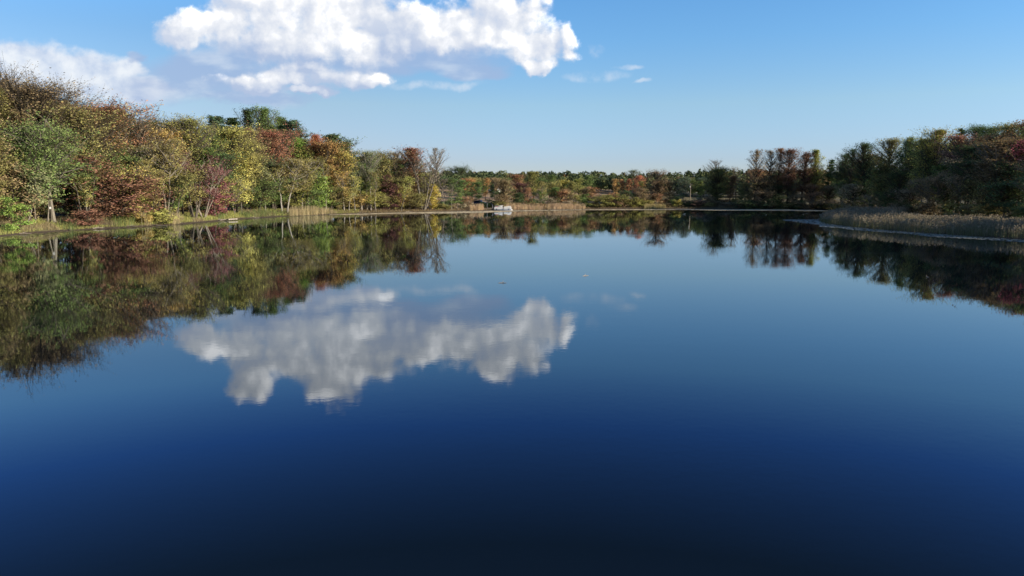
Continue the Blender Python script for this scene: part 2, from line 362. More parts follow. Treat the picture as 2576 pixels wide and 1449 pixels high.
def envf(kind, t):
    if kind == 'round': return np.sqrt(np.clip(1-((t-.42)/.60)**2, .03, 1))
    if kind == 'oval': return np.clip(np.sin(np.pi*np.clip(t*.93+.06, 0, 1)), .05, 1)**.7
    if kind == 'vase': return np.clip((.38+1.25*t)*np.clip(1-t**2.4, .02, 1)**.8, .06, 1.1)
    if kind == 'cone': return np.clip(1.05-t, .06, 1)**.8
    if kind == 'low': return np.sqrt(np.clip(1-((t-.25)/.80)**2, .03, 1))
    return np.clip((1-t)*.5+.5, 0, 1)
def gen_tree(seed, H=20, R=4.5, cb=.2, env='round', nl=64, a0=15, a1=65, tw=9, lv=9, ls=.34, sp=.42, stems=1, fan=0., tr=.26, wobv=.5, lump=.35, conifer=False, upb=.5, elong=1.3):
    rng = np.random.default_rng(seed); T0 = []; T1 = []; q0 = []; q1 = []; LP = []
    W = []  # (P0, P1, r0, r1, sides)
    for s in range(stems):
        az = rng.uniform(0, 2*np.pi) if stems == 1 else 2*np.pi*s/stems+rng.uniform(-.4, .4)
        Hs = H*(1 if s == 0 else rng.uniform(.68, .97)); K = 9
        tt = np.linspace(0, 1, K); off = fan*H*rng.uniform(.6, 1.1)*(tt**.85)
        base = np.array([math.cos(az), math.sin(az)])*(.25*(stems > 1))
        wv = np.cumsum(rng.normal(size=(K, 2))*wobv*.35, 0)*tt[:, None]
        tp = np.stack([base[0]+math.cos(az)*off+wv[:, 0], base[1]+math.sin(az)*off+wv[:, 1], tt*Hs], 1)
        rr = tr*(1-.86*tt)*(1 if stems == 1 else .62); rr[0] *= 1.35
        W.append((tp[:-1], tp[1:], rr[:-1], rr[1:], 7))
        n = max(6, nl//stems)
        t = cb+(1-cb)*((np.arange(n)+rng.random(n))/n)**.92; t = np.clip(t, 0, .985)
        if conifer: t = cb+(1-cb)*(np.round((t-cb)/(1-cb)*13)/13.); t = np.clip(t+rng.normal(size=n)*.006, cb, .985)
        tl = (t-cb)/(1-cb); p0 = np.stack([np.interp(t, tt, tp[:, k]) for k in range(3)], 1)
        azl = np.arange(n)*2.39996+rng.uniform(-.5, .5, n)
        lum = 1+lump*np.sin(azl*2+seed)*np.sin(tl*7+seed*1.7)
        L = R*(1 if stems == 1 else .62)*envf(env, tl)*rng.uniform(.6, 1.12, n)*lum
        el = np.radians(a0+(a1-a0)*tl+rng.normal(size=n)*9)
        d = np.stack([np.cos(azl)*np.cos(el), np.sin(azl)*np.cos(el), np.sin(el)], 1)
        # keep horizontal reach near the envelope however steep the limb
        L = L/np.maximum(np.cos(el), .55)
        mid = p0+d*(L*.55)[:, None]; bend = np.array([0, 0, 1.])*((L*(.04 if conifer else .14))[:, None])
        end = p0+d*L[:, None]+bend; end[:, 2] = np.minimum(end[:, 2], Hs*1.03)
        rl = (.035+.09*(L/R)*(1-tl*.5))*min(1, R/4.5+.15); W.append((p0, mid, rl, rl*.6, 4)); W.append((mid, end, rl*.6, np.full(n, .02), 3))
        # twigs
        li = np.repeat(np.arange(n), tw); u = rng.uniform(.22, 1.0, len(li))
        st = np.where(u[:, None] < .55, p0[li]+(mid-p0)[li]*(u/.55)[:, None], mid[li]+(end-mid)[li]*((u-.55)/.45)[:, None])
        rv = rng.normal(size=(len(li), 3)); rv /= np.linalg.norm(rv, axis=1, keepdims=True)
        if conifer: rv[:, 2] *= .25
        td = d[li]*.7+rv*.85+np.array([0, 0, upb]); td /= np.linalg.norm(td, axis=1, keepdims=True)
        tln = (min(.45, R*.12)+.26*L[li])*rng.uniform(.5, 1.2, len(li)); en = st+td*tln[:, None]
        W.append((st, en, .020*min(1, R/3+.2), .009, 3))
        keep = rng.random(len(li)) < .93
        ti = np.repeat(np.arange(len(li))[keep], lv); w = rng.uniform(.15, 1.12, len(ti))
        c = st[ti]+(en-st)[ti]*w[:, None]+rng.normal(size=(len(ti), 3))*np.array([sp, sp, sp*(.35 if conifer else .72)])
        LP.append(c)
    Vs = []; Fs = []; b = 0
    for (A, Bq, r0, r1, n) in W:
        v, f = prisms(A, Bq, r0, r1, n); Vs.append(v); Fs.append(f+b); b += len(v)
    trunk = mesh_np('trunk', np.concatenate(Vs), np.concatenate(Fs), M_BARK)
    LP = np.concatenate(LP); LP = LP[LP[:, 2] > .15]
    if len(LP) > 30: ctr = LP.mean(0); fl = np.stack([np.full(len(LP), ctr[0]), np.full(len(LP), ctr[1]), LP[:, 2]*.55+.12*H], 1); fl = fl+np.stack([np.sin(LP[:, 2]*1.7+LP[:, 1]*1.1), np.cos(LP[:, 2]*1.9+LP[:, 0]*1.3), np.sin(LP[:, 0]*1.6-LP[:, 1]*1.4)], 1)*R*.45; v, f = quads(LP, ls, rng, .35, 1.9 if conifer else elong, fl); crown = mesh_np('crown', v, f, M_NEEDLE if conifer else M_LEAF)
    else: crown = None
    lp = LP if len(LP) > 30 else np.concatenate([w[1] for w in W])
    xw = (np.percentile(lp[:, 0], 97.5)-np.percentile(lp[:, 0], 2.5)+np.percentile(lp[:, 1], 97.5)-np.percentile(lp[:, 1], 2.5))/2
    return dict(trunk=trunk, crown=crown, w=float(xw), h=float(np.percentile(lp[:, 2], 99.6)))
PR = {}
def proto(kind, i, W=9., H=17.):
    """a crown is grown close to the size it is used at, so leaves keep their real size"""
    st = math.log(1.28); a = round(math.log(max(W, .8))/st); b = round(math.log(max(H, .8))/st)
    k = (kind, i, a, b)
    if k in PR: return PR[k]
    W = math.exp(a*st); H = math.exp(b*st); s = sum(ord(c) for c in kind)*13+i*7; area = W*H*.75
    D = dict(  # leaves per m2, leaf size, spread, twigs per limb, leaves per twig, share of width that is limb reach
        broad=(74, .225, .40, 8, 10), tall=(74, .225, .36, 8, 10), vase=(60, .225, .36, 8, 10), sparse=(30, .21, .30, 9, 6), bare=(8, .18, .2, 12, 2), column=(80, .25, .36, 8, 10), pine=(54, .24, .24, 10, 9),
        low=(66, .22, .36, 9, 10), birch=(38, .215, .32, 8, 9), fan=(44, .22, .36, 9, 9), barefan=(8, .18, .22, 12, 2), stout=(40, .27, .40, 8, 9), shrub=(52, .21, .24, 8, 9), scrub=(34, .17, .20, 11, 4))[kind]
    dn, ls, sp, tw, lv = D; R = W/2.15; nl = int(min(max(area*dn/(tw*lv), 22), 230)); f = H/20.
    kw = dict(H=H, R=R, nl=nl, tw=tw, lv=lv, ls=ls, sp=sp*min(1, R/2.5+.3))
    E = dict(broad=dict(cb=.16, env='round', tr=.27), tall=dict(cb=.2, env='oval', a0=25, a1=76, upb=.9, tr=.25), vase=dict(cb=.28, env='vase', a0=28, a1=72, upb=.8, tr=.25),
        sparse=dict(cb=.22, env='vase', a0=28, a1=72, upb=.8, tr=.22), bare=dict(cb=.28, env='vase', a0=35, a1=76, upb=.9, tr=.2), column=dict(cb=.08, env='oval', a0=35, a1=75, upb=.9, lump=.5, tr=.22),
        pine=dict(cb=.2, env='cone', a0=8, a1=48, conifer=True, upb=.25, lump=.3, tr=.25), low=dict(cb=.06, env='low', a0=6, a1=58, stems=2, fan=.08, tr=.3, upb=.25),
        birch=dict(cb=.40, env='oval', a0=30, a1=72, tr=.19, upb=.7, wobv=.9), fan=dict(cb=.30, env='vase', a0=25, a1=70, stems=6, fan=.22, tr=.30, upb=.6),
        stout=dict(cb=.42, env='round', a0=12, a1=62, tr=.34, wobv=.5),
        barefan=dict(cb=.40, env='vase', a0=40, a1=76, stems=5, fan=.15, tr=.24, upb=.9), shrub=dict(cb=.04, env='low', a0=10, a1=66, stems=4, fan=.12, tr=.2, upb=.5),
        scrub=dict(cb=.08, env='vase', a0=25, a1=70, stems=6, fan=.2, tr=.2, upb=.6))[kind]
    kw.update(E); kw['tr'] = E['tr']*f
    if 'fan' in kw and kw.get('stems', 1) > 1: kw['fan'] = kw['fan']*min(1.6, W/H/.6)
    t = gen_tree(s, **kw); PR[k] = t; return t
NV = dict(stout=1, broad=4, tall=4, vase=3, sparse=3, bare=2, column=2, pine=2, low=2, birch=3, fan=2, barefan=1, shrub=3, scrub=2)
C = dict(olive=(.205,.185,.050), green=(.105,.160,.036), dark_green=(.060,.095,.034), pine=(.052,.092,.048), yellow=(.36,.33,.065), yellow_green=(.28,.28,.055),
         rust=(.27,.135,.055), red=(.20,.090,.052), crimson=(.12,.05,.048), orange=(.42,.20,.045), brown=(.215,.155,.070), grey_brown=(.22,.18,.11),
         blue_green=(.085,.12,.075), bright_green=(.20,.30,.040), pale_green=(.17,.19,.08), gold=(.34,.24,.055))
CW = {k: k.replace('_', ' ') for k in C}; CW.update(olive='olive green', pine='blue-green', blue_green='bluish green', grey_brown='grey-brown', yellow_green='yellow-green', red='rust-red', rust='rusty')
KW = dict(stout='stout tree', broad='broad leafy tree', tall='upright leafy tree', vase='spreading tree', sparse='thin-leaved tree', bare='nearly bare tree', column='column-shaped tree', pine='pine',
          low='low wide-crowned tree', birch='pale-stemmed tree', fan='many-stemmed tree', barefan='bare many-stemmed tree', shrub='bush', scrub='twiggy bush')
BARK = dict(birch=(.38,.35,.30), pine=(.10,.08,.06), shrub=(.12,.10,.07), scrub=(.20,.16,.12))
USED = {}
_shore_px = None
def shore_Y(px, bank):
    """depth of the shore along the line of sight through column px"""
    tab = dict(left=[(-400,625),(-60,602),(0,596),(130,584),(300,574),(420,567.5),(520,560),(600,551.5),(700,545),(840,539.5),(990,535.5),(1140,532)],
               far=[(1100,532.5),(1290,528.5),(1480,526),(1640,525),(1800,524.8),(1960,525.5),(2080,526.5),(2250,529)],
               right=[(1860,526),(2080,527),(2200,534),(2300,545),(2400,556),(2500,564),(2576,571),(2700,583),(2900,600)])[bank]
    py = np.interp(px, [a for a, b in tab], [b for a, b in tab])
    return wpt(px, py)[1]
def place_xy(px, Y):
    return (px-CX)/F*Y/1.0, Y
def z_at(py, Y):
    _, y, z = px_dir(CX, py); return CAMH + z/y*Y
HEROES = []
def put_tree(px, top, wpx, kind, col, bank='left', back=4, lean=0, label=None, nick=None, vi=None, bark=None, Y=None, group=None, name=None, rz=None, base_dark=None):
    if bank == 'left' and Y is None and not (kind in ('shrub', 'scrub') and back < 4): back = back + 4.5*np.interp(px, [700, 950], [1, .3])*np.interp(back, [12, 25], [1, 0])
    if Y is None: Y = shore_Y(px, bank)+back
    x = (px-CX)/F*Y; z0 = gh(x, Y)
    Ht = z_at(top, Y)-z0; Wd = wpx/F*Y
    if Ht < .8: return None
    i = rnd.randrange(NV[kind]) if vi is None else vi; p = proto(kind, i, Wd, Ht)
    nm = name or ('bush' if kind in ('shrub', 'scrub') else 'pine_tree' if kind == 'pine' else 'tree')
    r = empty(nm, (x, Y, z0-.12)); sx = Wd/p['w']; sz = Ht/p['h']
    r.scale = (sx, sx, sz); r.rotation_euler = (0, math.radians(lean), 0)
    t = link('trunk' if kind not in ('shrub', 'scrub') else 'stems', p['trunk'], r); cr = link('crown' if kind not in ('shrub', 'scrub') else 'foliage', p['crown'], r)
    rot = rnd.uniform(0, 6.28) if rz is None else rz
    t.rotation_euler = cr.rotation_euler = (0, 0, rot)
    b = bark or BARK.get(kind, rnd.choice([(.165,.14,.115), (.21,.185,.155), (.13,.11,.09)])); t.color = (b[0]*.58, b[1]*.57, b[2]*.56, 1)
    c = C[col] if isinstance(col, str) else col; j = rnd.uniform(1.12, 1.50); cr.color = (c[0]*j*rnd.uniform(.95,1.05), c[1]*j, c[2]*j, 1)
    cat = 'bush' if kind in ('shrub', 'scrub') else 'tree'
    r['category'] = cat
    if label: r['label'] = label; USED[label] = 1
    if group: r['group'] = group
    if nick: HEROES.append((bank, px, nick))
    r['_info'] = (px, Ht, Y); del r['_info']
    return r, px, Ht
def fill(px, top, wpx, kind, col, bank, back, group, zone=None, **kw):
    o = put_tree(px, top, wpx, kind, col, bank, back, **kw)
    if not o: return
    r, px, Ht = o
    near = min((h for h in HEROES if h[0] == bank), key=lambda h: abs(h[1]-px)); dpx = px-near[1]
    row = 'behind' if back > 9 else 'beside'
    if abs(dpx) < 9: rels = [row]
    else:
        side = 'left' if dpx < 0 else 'right'
        rels = [('just %s of' % side) if back <= 9 else ('behind and %s of' % side)]
    size = ['small'] if Ht < 7 else ['tall'] if Ht > 15 else ['medium-sized']
    base = CW[col]+' '+KW[kind]
    for s in ['', size[0]+' ']+(['bushy '] if kind in ('broad', 'low', 'shrub', 'vase') else ['slim '])+['front-row ' if back <= 9 else 'back-row ', 'deep back-row ' if back > 24 else 'near-shore ']:
        lab = s+base+' '+rels[0]+' '+near[2]
        if len(lab.split()) > 16: lab = lab.replace(' leafy', '').replace('behind and left of', 'left behind').replace('behind and right of', 'right behind')
        if lab not in USED: break
    USED[lab] = USED.get(lab, 0)+1
    r['label'] = lab; r['group'] = group
    return r

# ------------------------------------------------------------------ left bank, tree by tree
L = lambda *a, **k: put_tree(*a, bank='left', **k)
L(8, 163, 130, 'bare', 'grey_brown', back=24, label='tall thin grey-brown tree rising highest at the left edge of the photo', nick='the tall thin tree at the left edge')
L(95, 186, 260, 'sparse', 'brown', back=17, label='big reddish-brown wispy tree at top left, its crown against the cloud', nick='the big reddish-brown tree at top left')
L(85, 200, 230, 'tall', 'brown', back=26, label='tall brown leafy tree directly behind the big reddish-brown wispy tree', nick='the second brown tree at top left', vi=1)
L(138, 292, 175, 'stout', 'green', back=3, bark=(.38,.35,.29), label='green tree with a thick pale trunk near the left edge', nick='the green tree with a thick pale trunk')
L(124, 395, 80, 'birch', 'green', back=3.4, bark=(.36,.33,.28), label='shorter pale trunk standing close beside the thick-trunked green tree')
L(92, 400, 95, 'birch', 'pale_green', back=4.5, lean=10, bark=(.30,.26,.21), label='grey-green tree leaning right over the grass at the left end of the shore', nick='the leaning grey-green tree')
L(20, 330, 170, 'broad', 'green', back=12, label='green leafy tree at the left edge below the brown crowns', nick='the green tree at the left edge')
L(15, 405, 130, 'low', 'brown', back=6, label='low brown tree filling the left edge above the bright green bush')
L(45, 495, 62, 'shrub', 'bright_green', back=3, label='bright green bush on the grass at the far left end', nick='the bright green bush at far left')
L(270, 250, 165, 'vase', 'rust', back=19, label='tall orange-brown tree whose crown ends the high skyline at left', nick='the tall orange-brown tree')
L(205, 262, 180, 'tall', 'olive', back=13, label='tall olive tree between the thick-trunked green tree and the orange-brown one', nick='the tall olive tree')
L(290, 392, 190, 'low', 'red', back=4, label='wide rust-red maple reaching down to the water on the left bank', nick='the wide rust-red maple', vi=0)
L(225, 525, 80, 'shrub', 'red', back=3, label='low red bush on the grass left of the rust-red maple', nick='the low red bush')
L(335, 415, 78, 'birch', 'yellow_green', back=5, label='slender yellow-green tree at the right edge of the rust-red maple', nick='the slender yellow-green tree')
L(345, 455, 70, 'low', 'yellow_green', back=4, label='small yellow-green tree over the bank between red maple and bright green bush')
L(395, 288, 100, 'bare', 'pale_green', back=40, label='pale ghostly grey-green treetop showing above the grey-brown trees', nick='the pale grey-green treetop')
L(352, 305, 110, 'sparse', 'grey_brown', back=16, label='grey-brown wispy tree right of the tall orange-brown one', nick='the grey-brown wispy tree')
L(412, 325, 90, 'vase', 'gold', back=20, label='golden-brown rounded treetop under the pale grey-green one', nick='the golden-brown treetop')
L(420, 345, 130, 'fan', 'olive', back=7, bark=(.38,.34,.28), label='many-stemmed olive tree with thin pale stems left of the crimson tree', nick='the many-stemmed olive tree')
L(375, 360, 90, 'sparse', 'grey_brown', back=8, label='grey half-leafless tree left of the many-stemmed olive tree')
L(465, 300, 90, 'vase', 'olive', back=22, label='olive treetop with sparse tips left of the yellow-olive one')
L(492, 288, 100, 'sparse', 'yellow_green', back=15, label='yellow-olive tree with open twiggy top above the crimson tree', nick='the open-topped yellow-olive tree')
L(515, 378, 118, 'fan', 'crimson', back=4, bark=(.46,.40,.34), label='dark crimson tree above a fan of pale stems at the shore', nick='the crimson tree', vi=0)
L(548, 420, 60, 'low', (.17,.048,.055), back=3.6, label='purple-red crown at the right side of the crimson tree')
L(400, 523, 66, 'shrub', 'yellow_green', back=2.5, label='yellow-green bush at the water left of the crimson tree', nick='the yellow-green waterside bush')
L(372, 535, 34, 'shrub', 'gold', back=2.5, label='small golden bush touching the yellow-green waterside bush')
L(595, 318, 105, 'vase', 'yellow', back=9, label='bright yellow tree right of the crimson tree', nick='the bright yellow tree')
L(600, 385, 90, 'broad', 'yellow', back=6, label='lower yellow crown at the foot of the bright yellow tree')
L(572, 440, 60, 'birch', 'olive', back=4, lean=8, label='slender leaning stem with olive leaves under the bright yellow tree')
L(547, 292, 110, 'pine', 'pine', back=30, label='feathery pine top between the yellow-olive tree and the twin poplars', nick='the feathery pine top')
L(592, 296, 100, 'pine', 'dark_green', back=32, label='dark pine top just left of the twin green poplars', nick='the dark pine top')
L(640, 272, 54, 'column', 'dark_green', back=38, label='dark narrow poplar, left one of the tall pair on the skyline', nick='the tall poplar pair')
L(679, 269, 66, 'column', 'green', back=38, label='lighter green poplar, right one of the tall pair on the skyline', nick='the right poplar of the pair')
L(715, 294, 56, 'column', 'green', back=40, label='shorter green poplar stepping down right of the tall pair')
L(632, 345, 100, 'broad', 'olive', back=9, label='olive tree below the poplars, left of the red-orange crown', nick='the olive tree below the poplars')
L(690, 316, 105, 'vase', (.27,.105,.05), back=12, label='red-orange crown standing out below the tall poplars', nick='the red-orange crown')
L(750, 304, 130, 'pine', 'pine', back=34, label='tall blue-green pine right of the poplars', nick='the tall blue-green pine')
L(755, 345, 60, 'tall', 'bright_green', back=20, label='bright green crown in front of the tall blue-green pine', nick='the bright green crown')
L(800, 337, 52, 'tall', (.30,.11,.035), back=14, label='red-tipped upright tree between the blue-green pine and the dark green ones', nick='the red-tipped upright tree')
L(832, 352, 78, 'vase', (.33,.20,.05), back=9, label='pale orange-yellow crown right of the red-tipped tree', nick='the pale orange-yellow crown')
L(846, 338, 120, 'pine', 'dark_green', back=26, label='dark green pine on the skyline where the high left woods step down', nick='the dark green skyline pine')
L(874, 358, 80, 'pine', 'dark_green', back=24, label='lower dark pine at the step of the left skyline')
L(868, 378, 66, 'tall', (.36,.31,.05), back=7, label='yellow tree below the dark green skyline pine', nick='the yellow tree at the step')
L(725, 392, 60, 'birch', 'olive', back=1.5, lean=6, bark=(.62,.58,.52), label='leaning white-stemmed tree over the cattails', nick='the leaning white-stemmed tree')
L(712, 410, 40, 'birch', 'olive', back=1.2, lean=2, bark=(.66,.62,.56), label='white upright stem beside the leaning white-stemmed tree')
L(762, 395, 56, 'birch', 'olive', back=4, lean=5, bark=(.55,.51,.45), label='pale stem leaning right behind the cattails, right of the white pair')
L(806, 432, 50, 'low', 'bright_green', back=5, label='small bright green tree above the cattails', nick='the small bright green tree')
L(807, 425, 26, 'birch', 'green', back=4, bark=(.50,.47,.41), label='thin pale stem inside the small bright green tree')
L(822, 390, 36, 'birch', 'olive', back=4.5, bark=(.52,.48,.42), label='tall thin pale stem right of the small bright green tree')
L(868, 430, 38, 'birch', 'gold', back=4, bark=(.55,.51,.45), label='thin pale stem with gold leaves where the cattails end')
L(880, 440, 34, 'birch', 'yellow_green', back=3.6, bark=(.50,.46,.40), label='thin pale stem with yellow-green leaves near the end of the cattails')
L(925, 376, 66, 'birch', 'pale_green', back=9, bark=(.56,.53,.47), vi=1, label='airy grey-green tree with long white stems right of the gap', nick='the airy grey-green tree')
L(912, 390, 36, 'birch', 'green', back=6, bark=(.58,.54,.48), label='long white stem at the left side of the airy grey-green tree')
L(935, 395, 36, 'birch', 'green', back=6, bark=(.58,.54,.48), label='long white stem at the right side of the airy grey-green tree')
L(962, 380, 56, 'tall', 'olive', back=12, label='green tree with orange tips right of the airy grey-green tree', nick='the orange-tipped green tree')
L(1002, 377, 50, 'sparse', 'brown', back=14, label='open brown-green tree left of the red-orange topped one', nick='the open brown-green tree')
L(1040, 369, 60, 'vase', (.26,.11,.055), back=15, label='red-orange topped tree near the right end of the left woods', nick='the red-orange topped tree')
L(985, 440, 40, 'low', 'crimson', back=6, label='small maroon tree below the open brown-green tree', nick='the small maroon tree')
L(1066, 372, 84, 'barefan', 'grey_brown', back=5, lean=5, bark=(.33,.30,.26), rz=0, label='leafless many-stemmed tree leaning right at the end of the left woods', nick='the leafless many-stemmed tree')
L(1097, 371, 46, 'bare', 'grey_brown', back=10, bark=(.38,.34,.30), label='pale leafless tree standing last against the sky at the end of the left woods', nick='the last pale leafless tree')
L(1092, 463, 24, 'column', (.34,.28,.03), back=6, label='small yellow column-shaped tree at the end of the left bank', nick='the small yellow column tree')

# skyline of the photograph: fillers stay under it
OUT = [(-300,150),(0,180),(60,196),(120,205),(190,226),(220,248),(300,264),(345,292),(400,300),(440,306),(500,296),(560,304),(620,316),(660,300),(740,320),(800,342),(860,355),(890,384),
       (920,385),(960,386),(1000,382),(1040,376),(1075,380),(1100,395),(1120,436),(1200,430),(1300,434),(1400,432),(1500,434),(1600,436),(1700,432),(1790,428),(1860,424),
       (1885,392),(1960,388),(2060,388),(2085,404),(2120,384),(2160,366),(2200,355),(2280,350),(2330,330),(2400,336),(2450,322),(2500,318),(2576,303),(2700,290),(3000,270)]
def sky_y(px): return float(np.interp(px, [a for a, b in OUT], [b for a, b in OUT]))
GL = 'mixed autumn trees on the left bank'
pal_l = ['olive']*6+['green']*5+['brown']+['yellow_green']*4+['rust','gold','dark_green']
for row, (back, dy0, dy1, step) in enumerate([(30, 2, 22, 62), (18, 20, 60, 55), (9, 70, 120, 52), (5, 120, 170, 48)]):
    px = -150 if row < 2 else -60
    while px < 1075:
        s = sky_y(px); h = 540-s; top = s + rnd.uniform(dy0, dy1)*min(1, h/260.)
        c = rnd.choice(pal_l)
        if px < 80: c = rnd.choice(['olive', 'green', 'brown', 'olive'])
        if px < 300 and row < 2: c = rnd.choice(['brown', 'rust', 'olive', 'grey_brown', 'olive'])
        if 560 < px < 900 and row == 0: c = rnd.choice(['green', 'dark_green', 'olive'])
        k = rnd.choice(['tall', 'vase', 'tall', 'broad', 'sparse'] if row < 3 else ['vase', 'tall', 'birch', 'vase', 'fan', 'broad'])
        if row >= 2 and 85 < px < 190: px += 30; continue
        fill(px, top, rnd.uniform(62, 96)*(1 if px < 700 else .72), k, c, 'left', back+rnd.uniform(-2, 3), GL)
        px += step*1.05*rnd.uniform(.8, 1.2)*(1 if px < 700 else .72)
# undergrowth along the left bank
px = -30
while px < 1110:
    far = px > 850
    c = rnd.choice(['olive', 'green', 'olive', 'brown', 'brown', 'grey_brown', 'dark_green'] if not far else ['brown', 'grey_brown', 'olive', 'brown', 'gold'])
    by = np.interp(px, [0, 600, 1100], [560, 535, 523])
    fill(px, by-rnd.uniform(40, 85)*np.interp(px, [0, 1100], [1, .55]), rnd.uniform(50, 80)*np.interp(px, [0, 1100], [1.1, .6]), rnd.choice(['shrub', 'scrub', 'shrub']), c, 'left', rnd.uniform(7, 11) if not (90 < px < 180 or 465 < px < 545 or 700 < px < 730) else rnd.uniform(13, 16), 'undergrowth bushes on the left bank')
    px += rnd.uniform(40, 80)*np.interp(px, [0, 850, 1100], [1.1, .8, .4])

px = -60  # extra bushes added as dark backdrop where sky showed between trunks
while px < 1060:
    fill(px, np.interp(px, [0, 600, 1060], [545, 524, 514])-rnd.uniform(45, 80)*np.interp(px, [0, 1060], [1, .5]), rnd.uniform(90, 130)*np.interp(px, [0, 1060], [1, .55]), 'scrub' if rnd.random() < .3 else 'shrub', rnd.choice(['dark_green', 'brown', 'olive']), 'left', rnd.uniform(20, 26), 'backdrop thicket added inside the left wood')
    px += rnd.uniform(38, 52)*np.interp(px, [0, 1060], [1, .6])
for i, (px, top, w, ln) in enumerate([(70, 430, 50, 14), (232, 440, 40, -4), (365, 440, 40, 6), (392, 400, 44, -3), (448, 430, 40, 10), (612, 420, 44, -8), (655, 415, 44, 5), (672, 430, 36, -5), (778, 420, 36, 3), (895, 430, 34, 2), (947, 430, 30, -4), (1010, 440, 34, 8)]):
    fill(px, top, w, 'birch', rnd.choice(['olive', 'pale_green', 'yellow_green']), 'left', rnd.uniform(2, 3.5), 'pale slender stems at the edge of the left woods', lean=ln, bark=rnd.choice([(.38, .35, .30), (.27, .245, .21)]))
# ------------------------------------------------------------------ far shore
Fr = lambda *a, **k: put_tree(*a, bank='far', **k)
Fr(1155, 414, 58, 'broad', 'dark_green', back=150, label='dark round-topped tree rising above the far ridge behind the field', nick='the dark round-topped tree')
Fr(1118, 447, 26, 'bare', 'grey_brown', back=6, bark=(.36,.33,.30), label='bare forked tree at the shore left of the dark bushes', nick='the bare forked tree')
Fr(1137, 447, 30, 'sparse', 'green', back=5, bark=(.40,.37,.33), label='thin green tree with a dark trunk foot and pale stems by the shore', nick='the thin green tree')
Fr(1152, 470, 20, 'birch', 'green', back=5, lean=12, bark=(.45,.41,.36), label='pale stem leaning right beside the thin green tree')
Fr(1167, 450, 32, 'vase', 'green', back=26, label='light green tree left of the orange one above the dark car', nick='the light green tree')
Fr(1190, 446, 38, 'broad', (.38, .19, .045), back=55, label='bright orange rounded tree on the far slope above the parked car', nick='the bright orange tree')
Fr(1172, 448, 26, 'broad', (.32,.11,.035), back=58, label='dark orange-red tree touching the left side of the bright orange tree')
Fr(1221, 447, 18, 'tall', (.38,.20,.05), back=50, label='narrow orange tree left of the white van', nick='the narrow orange tree')
Fr(1206, 454, 32, 'tall', 'green', back=30, label='green tree between the two orange ones, above the parked car', nick='the green tree between the orange ones')
Fr(1186, 470, 28, 'shrub', 'dark_green', back=28, label='dark grey-green bush below the bright orange tree')
Fr(1238, 462, 12, 'tall', 'dark_green', back=46, label='small dark tree between the white pickup and the white van')
Fr(1270, 450, 46, 'tall', (.17,.13,.055), back=6, label='large brown-olive tree at the shore just right of the moored boat', nick='the large brown-olive tree', vi=0)
Fr(1262, 478, 34, 'low', (.16,.115,.055), back=5, label='low brown tree at the foot of the large brown-olive tree')
Fr(1298, 436, 40, 'broad', 'rust', back=50, label='rusty tree behind and right of the large brown-olive tree')
Fr(1311, 456, 36, 'tall', (.10,.04,.035), back=12, label='dark maroon tree right of the large brown-olive tree', nick='the dark maroon tree')
Fr(1302, 484, 30, 'low', 'dark_green', back=7, label='dark green low tree below the dark maroon tree')
Fr(1325, 470, 24, 'tall', 'rust', back=8, label='small rusty tree beside the dark maroon tree')
Fr(1342, 430, 34, 'tall', (.20,.19,.04), back=30, label='tall yellow-olive tree right of the dark maroon tree', nick='the tall yellow-olive tree')
Fr(1358, 455, 26, 'birch', 'olive', back=8, lean=6, bark=(.46,.42,.36), label='pale leaning stem beside the tall yellow-olive tree')
Fr(1382, 439, 32, 'broad', 'green', back=60, label='fresh green treetop between the yellow-olive and the yellow tree', nick='the fresh green treetop')
Fr(1388, 456, 28, 'tall', 'olive', back=12, label='olive tree in front of the fresh green treetop')
Fr(1412, 451, 32, 'vase', (.38,.33,.05), back=14, label='yellow tree above the long reed bed of the far shore', nick='the yellow tree above the reed bed')
Fr(1397, 470, 28, 'tall', 'green', back=9, label='green tree at the left foot of the yellow tree above the reeds')
Fr(1432, 455, 28, 'tall', 'olive', back=12, label='olive tree right of the yellow tree above the reed bed')
Fr(1456, 448, 28, 'tall', 'yellow_green', back=16, label='yellow-green tree near the right end of the long reed bed', nick='the yellow-green tree by the reed end')
Fr(1477, 441, 30, 'broad', 'green', back=40, label='light green rounded tree above the right end of the reed bed', nick='the light green rounded tree')
Fr(1480, 468, 36, 'vase', 'rust', back=10, label='rusty brown tree above the right end of the reed bed')
Fr(1465, 487, 26, 'low', 'green', back=7, label='small green tree just behind the right end of the reed bed')
for i, (px, top, w) in enumerate([(1493, 493, 46), (1527, 489, 44), (1560, 487, 46), (1590, 495, 40), (1608, 500, 26)]):
    Fr(px, top, w, 'shrub', (.20,.19,.035) if i % 2 else (.165,.165,.035), back=4.5, group='yellow-olive bushes along the far shore',
       label=['wide yellow-olive shore bush nearest the reed bed', 'yellow-olive shore bush second from the reed bed', 'tallest yellow-olive shore bush, below the orange trees',
              'yellow-olive shore bush below the red-orange tree', 'smallest yellow-olive bush at the right end of its row'][i], nick=['the shore bush by the reed bed', None, 'the tallest shore bush', None, None][i])
Fr(1547, 449, 17, 'tall', (.36,.21,.05), back=30, label='golden-orange narrow tree, leftmost of the orange trees on the far shore', nick='the golden-orange narrow tree')
Fr(1561, 450, 15, 'tall', (.34,.16,.05), back=32, label='small orange tree right of the golden-orange one')
Fr(1575, 449, 15, 'tall', (.30,.12,.05), back=33, label='small red-orange tree left of the big red-orange one')
Fr(1602, 441, 28, 'tall', (.33,.125,.045), back=28, label='largest red-orange tree on the far shore', nick='the largest red-orange tree')
Fr(1590, 425, 34, 'sparse', 'pale_green', back=120, label='pale thin treetop on the ridge above the red-orange tree')
Fr(1617, 455, 20, 'tall', 'yellow_green', back=14, label='yellow-green tree touching the right side of the red-orange tree', nick='the yellow-green tree')
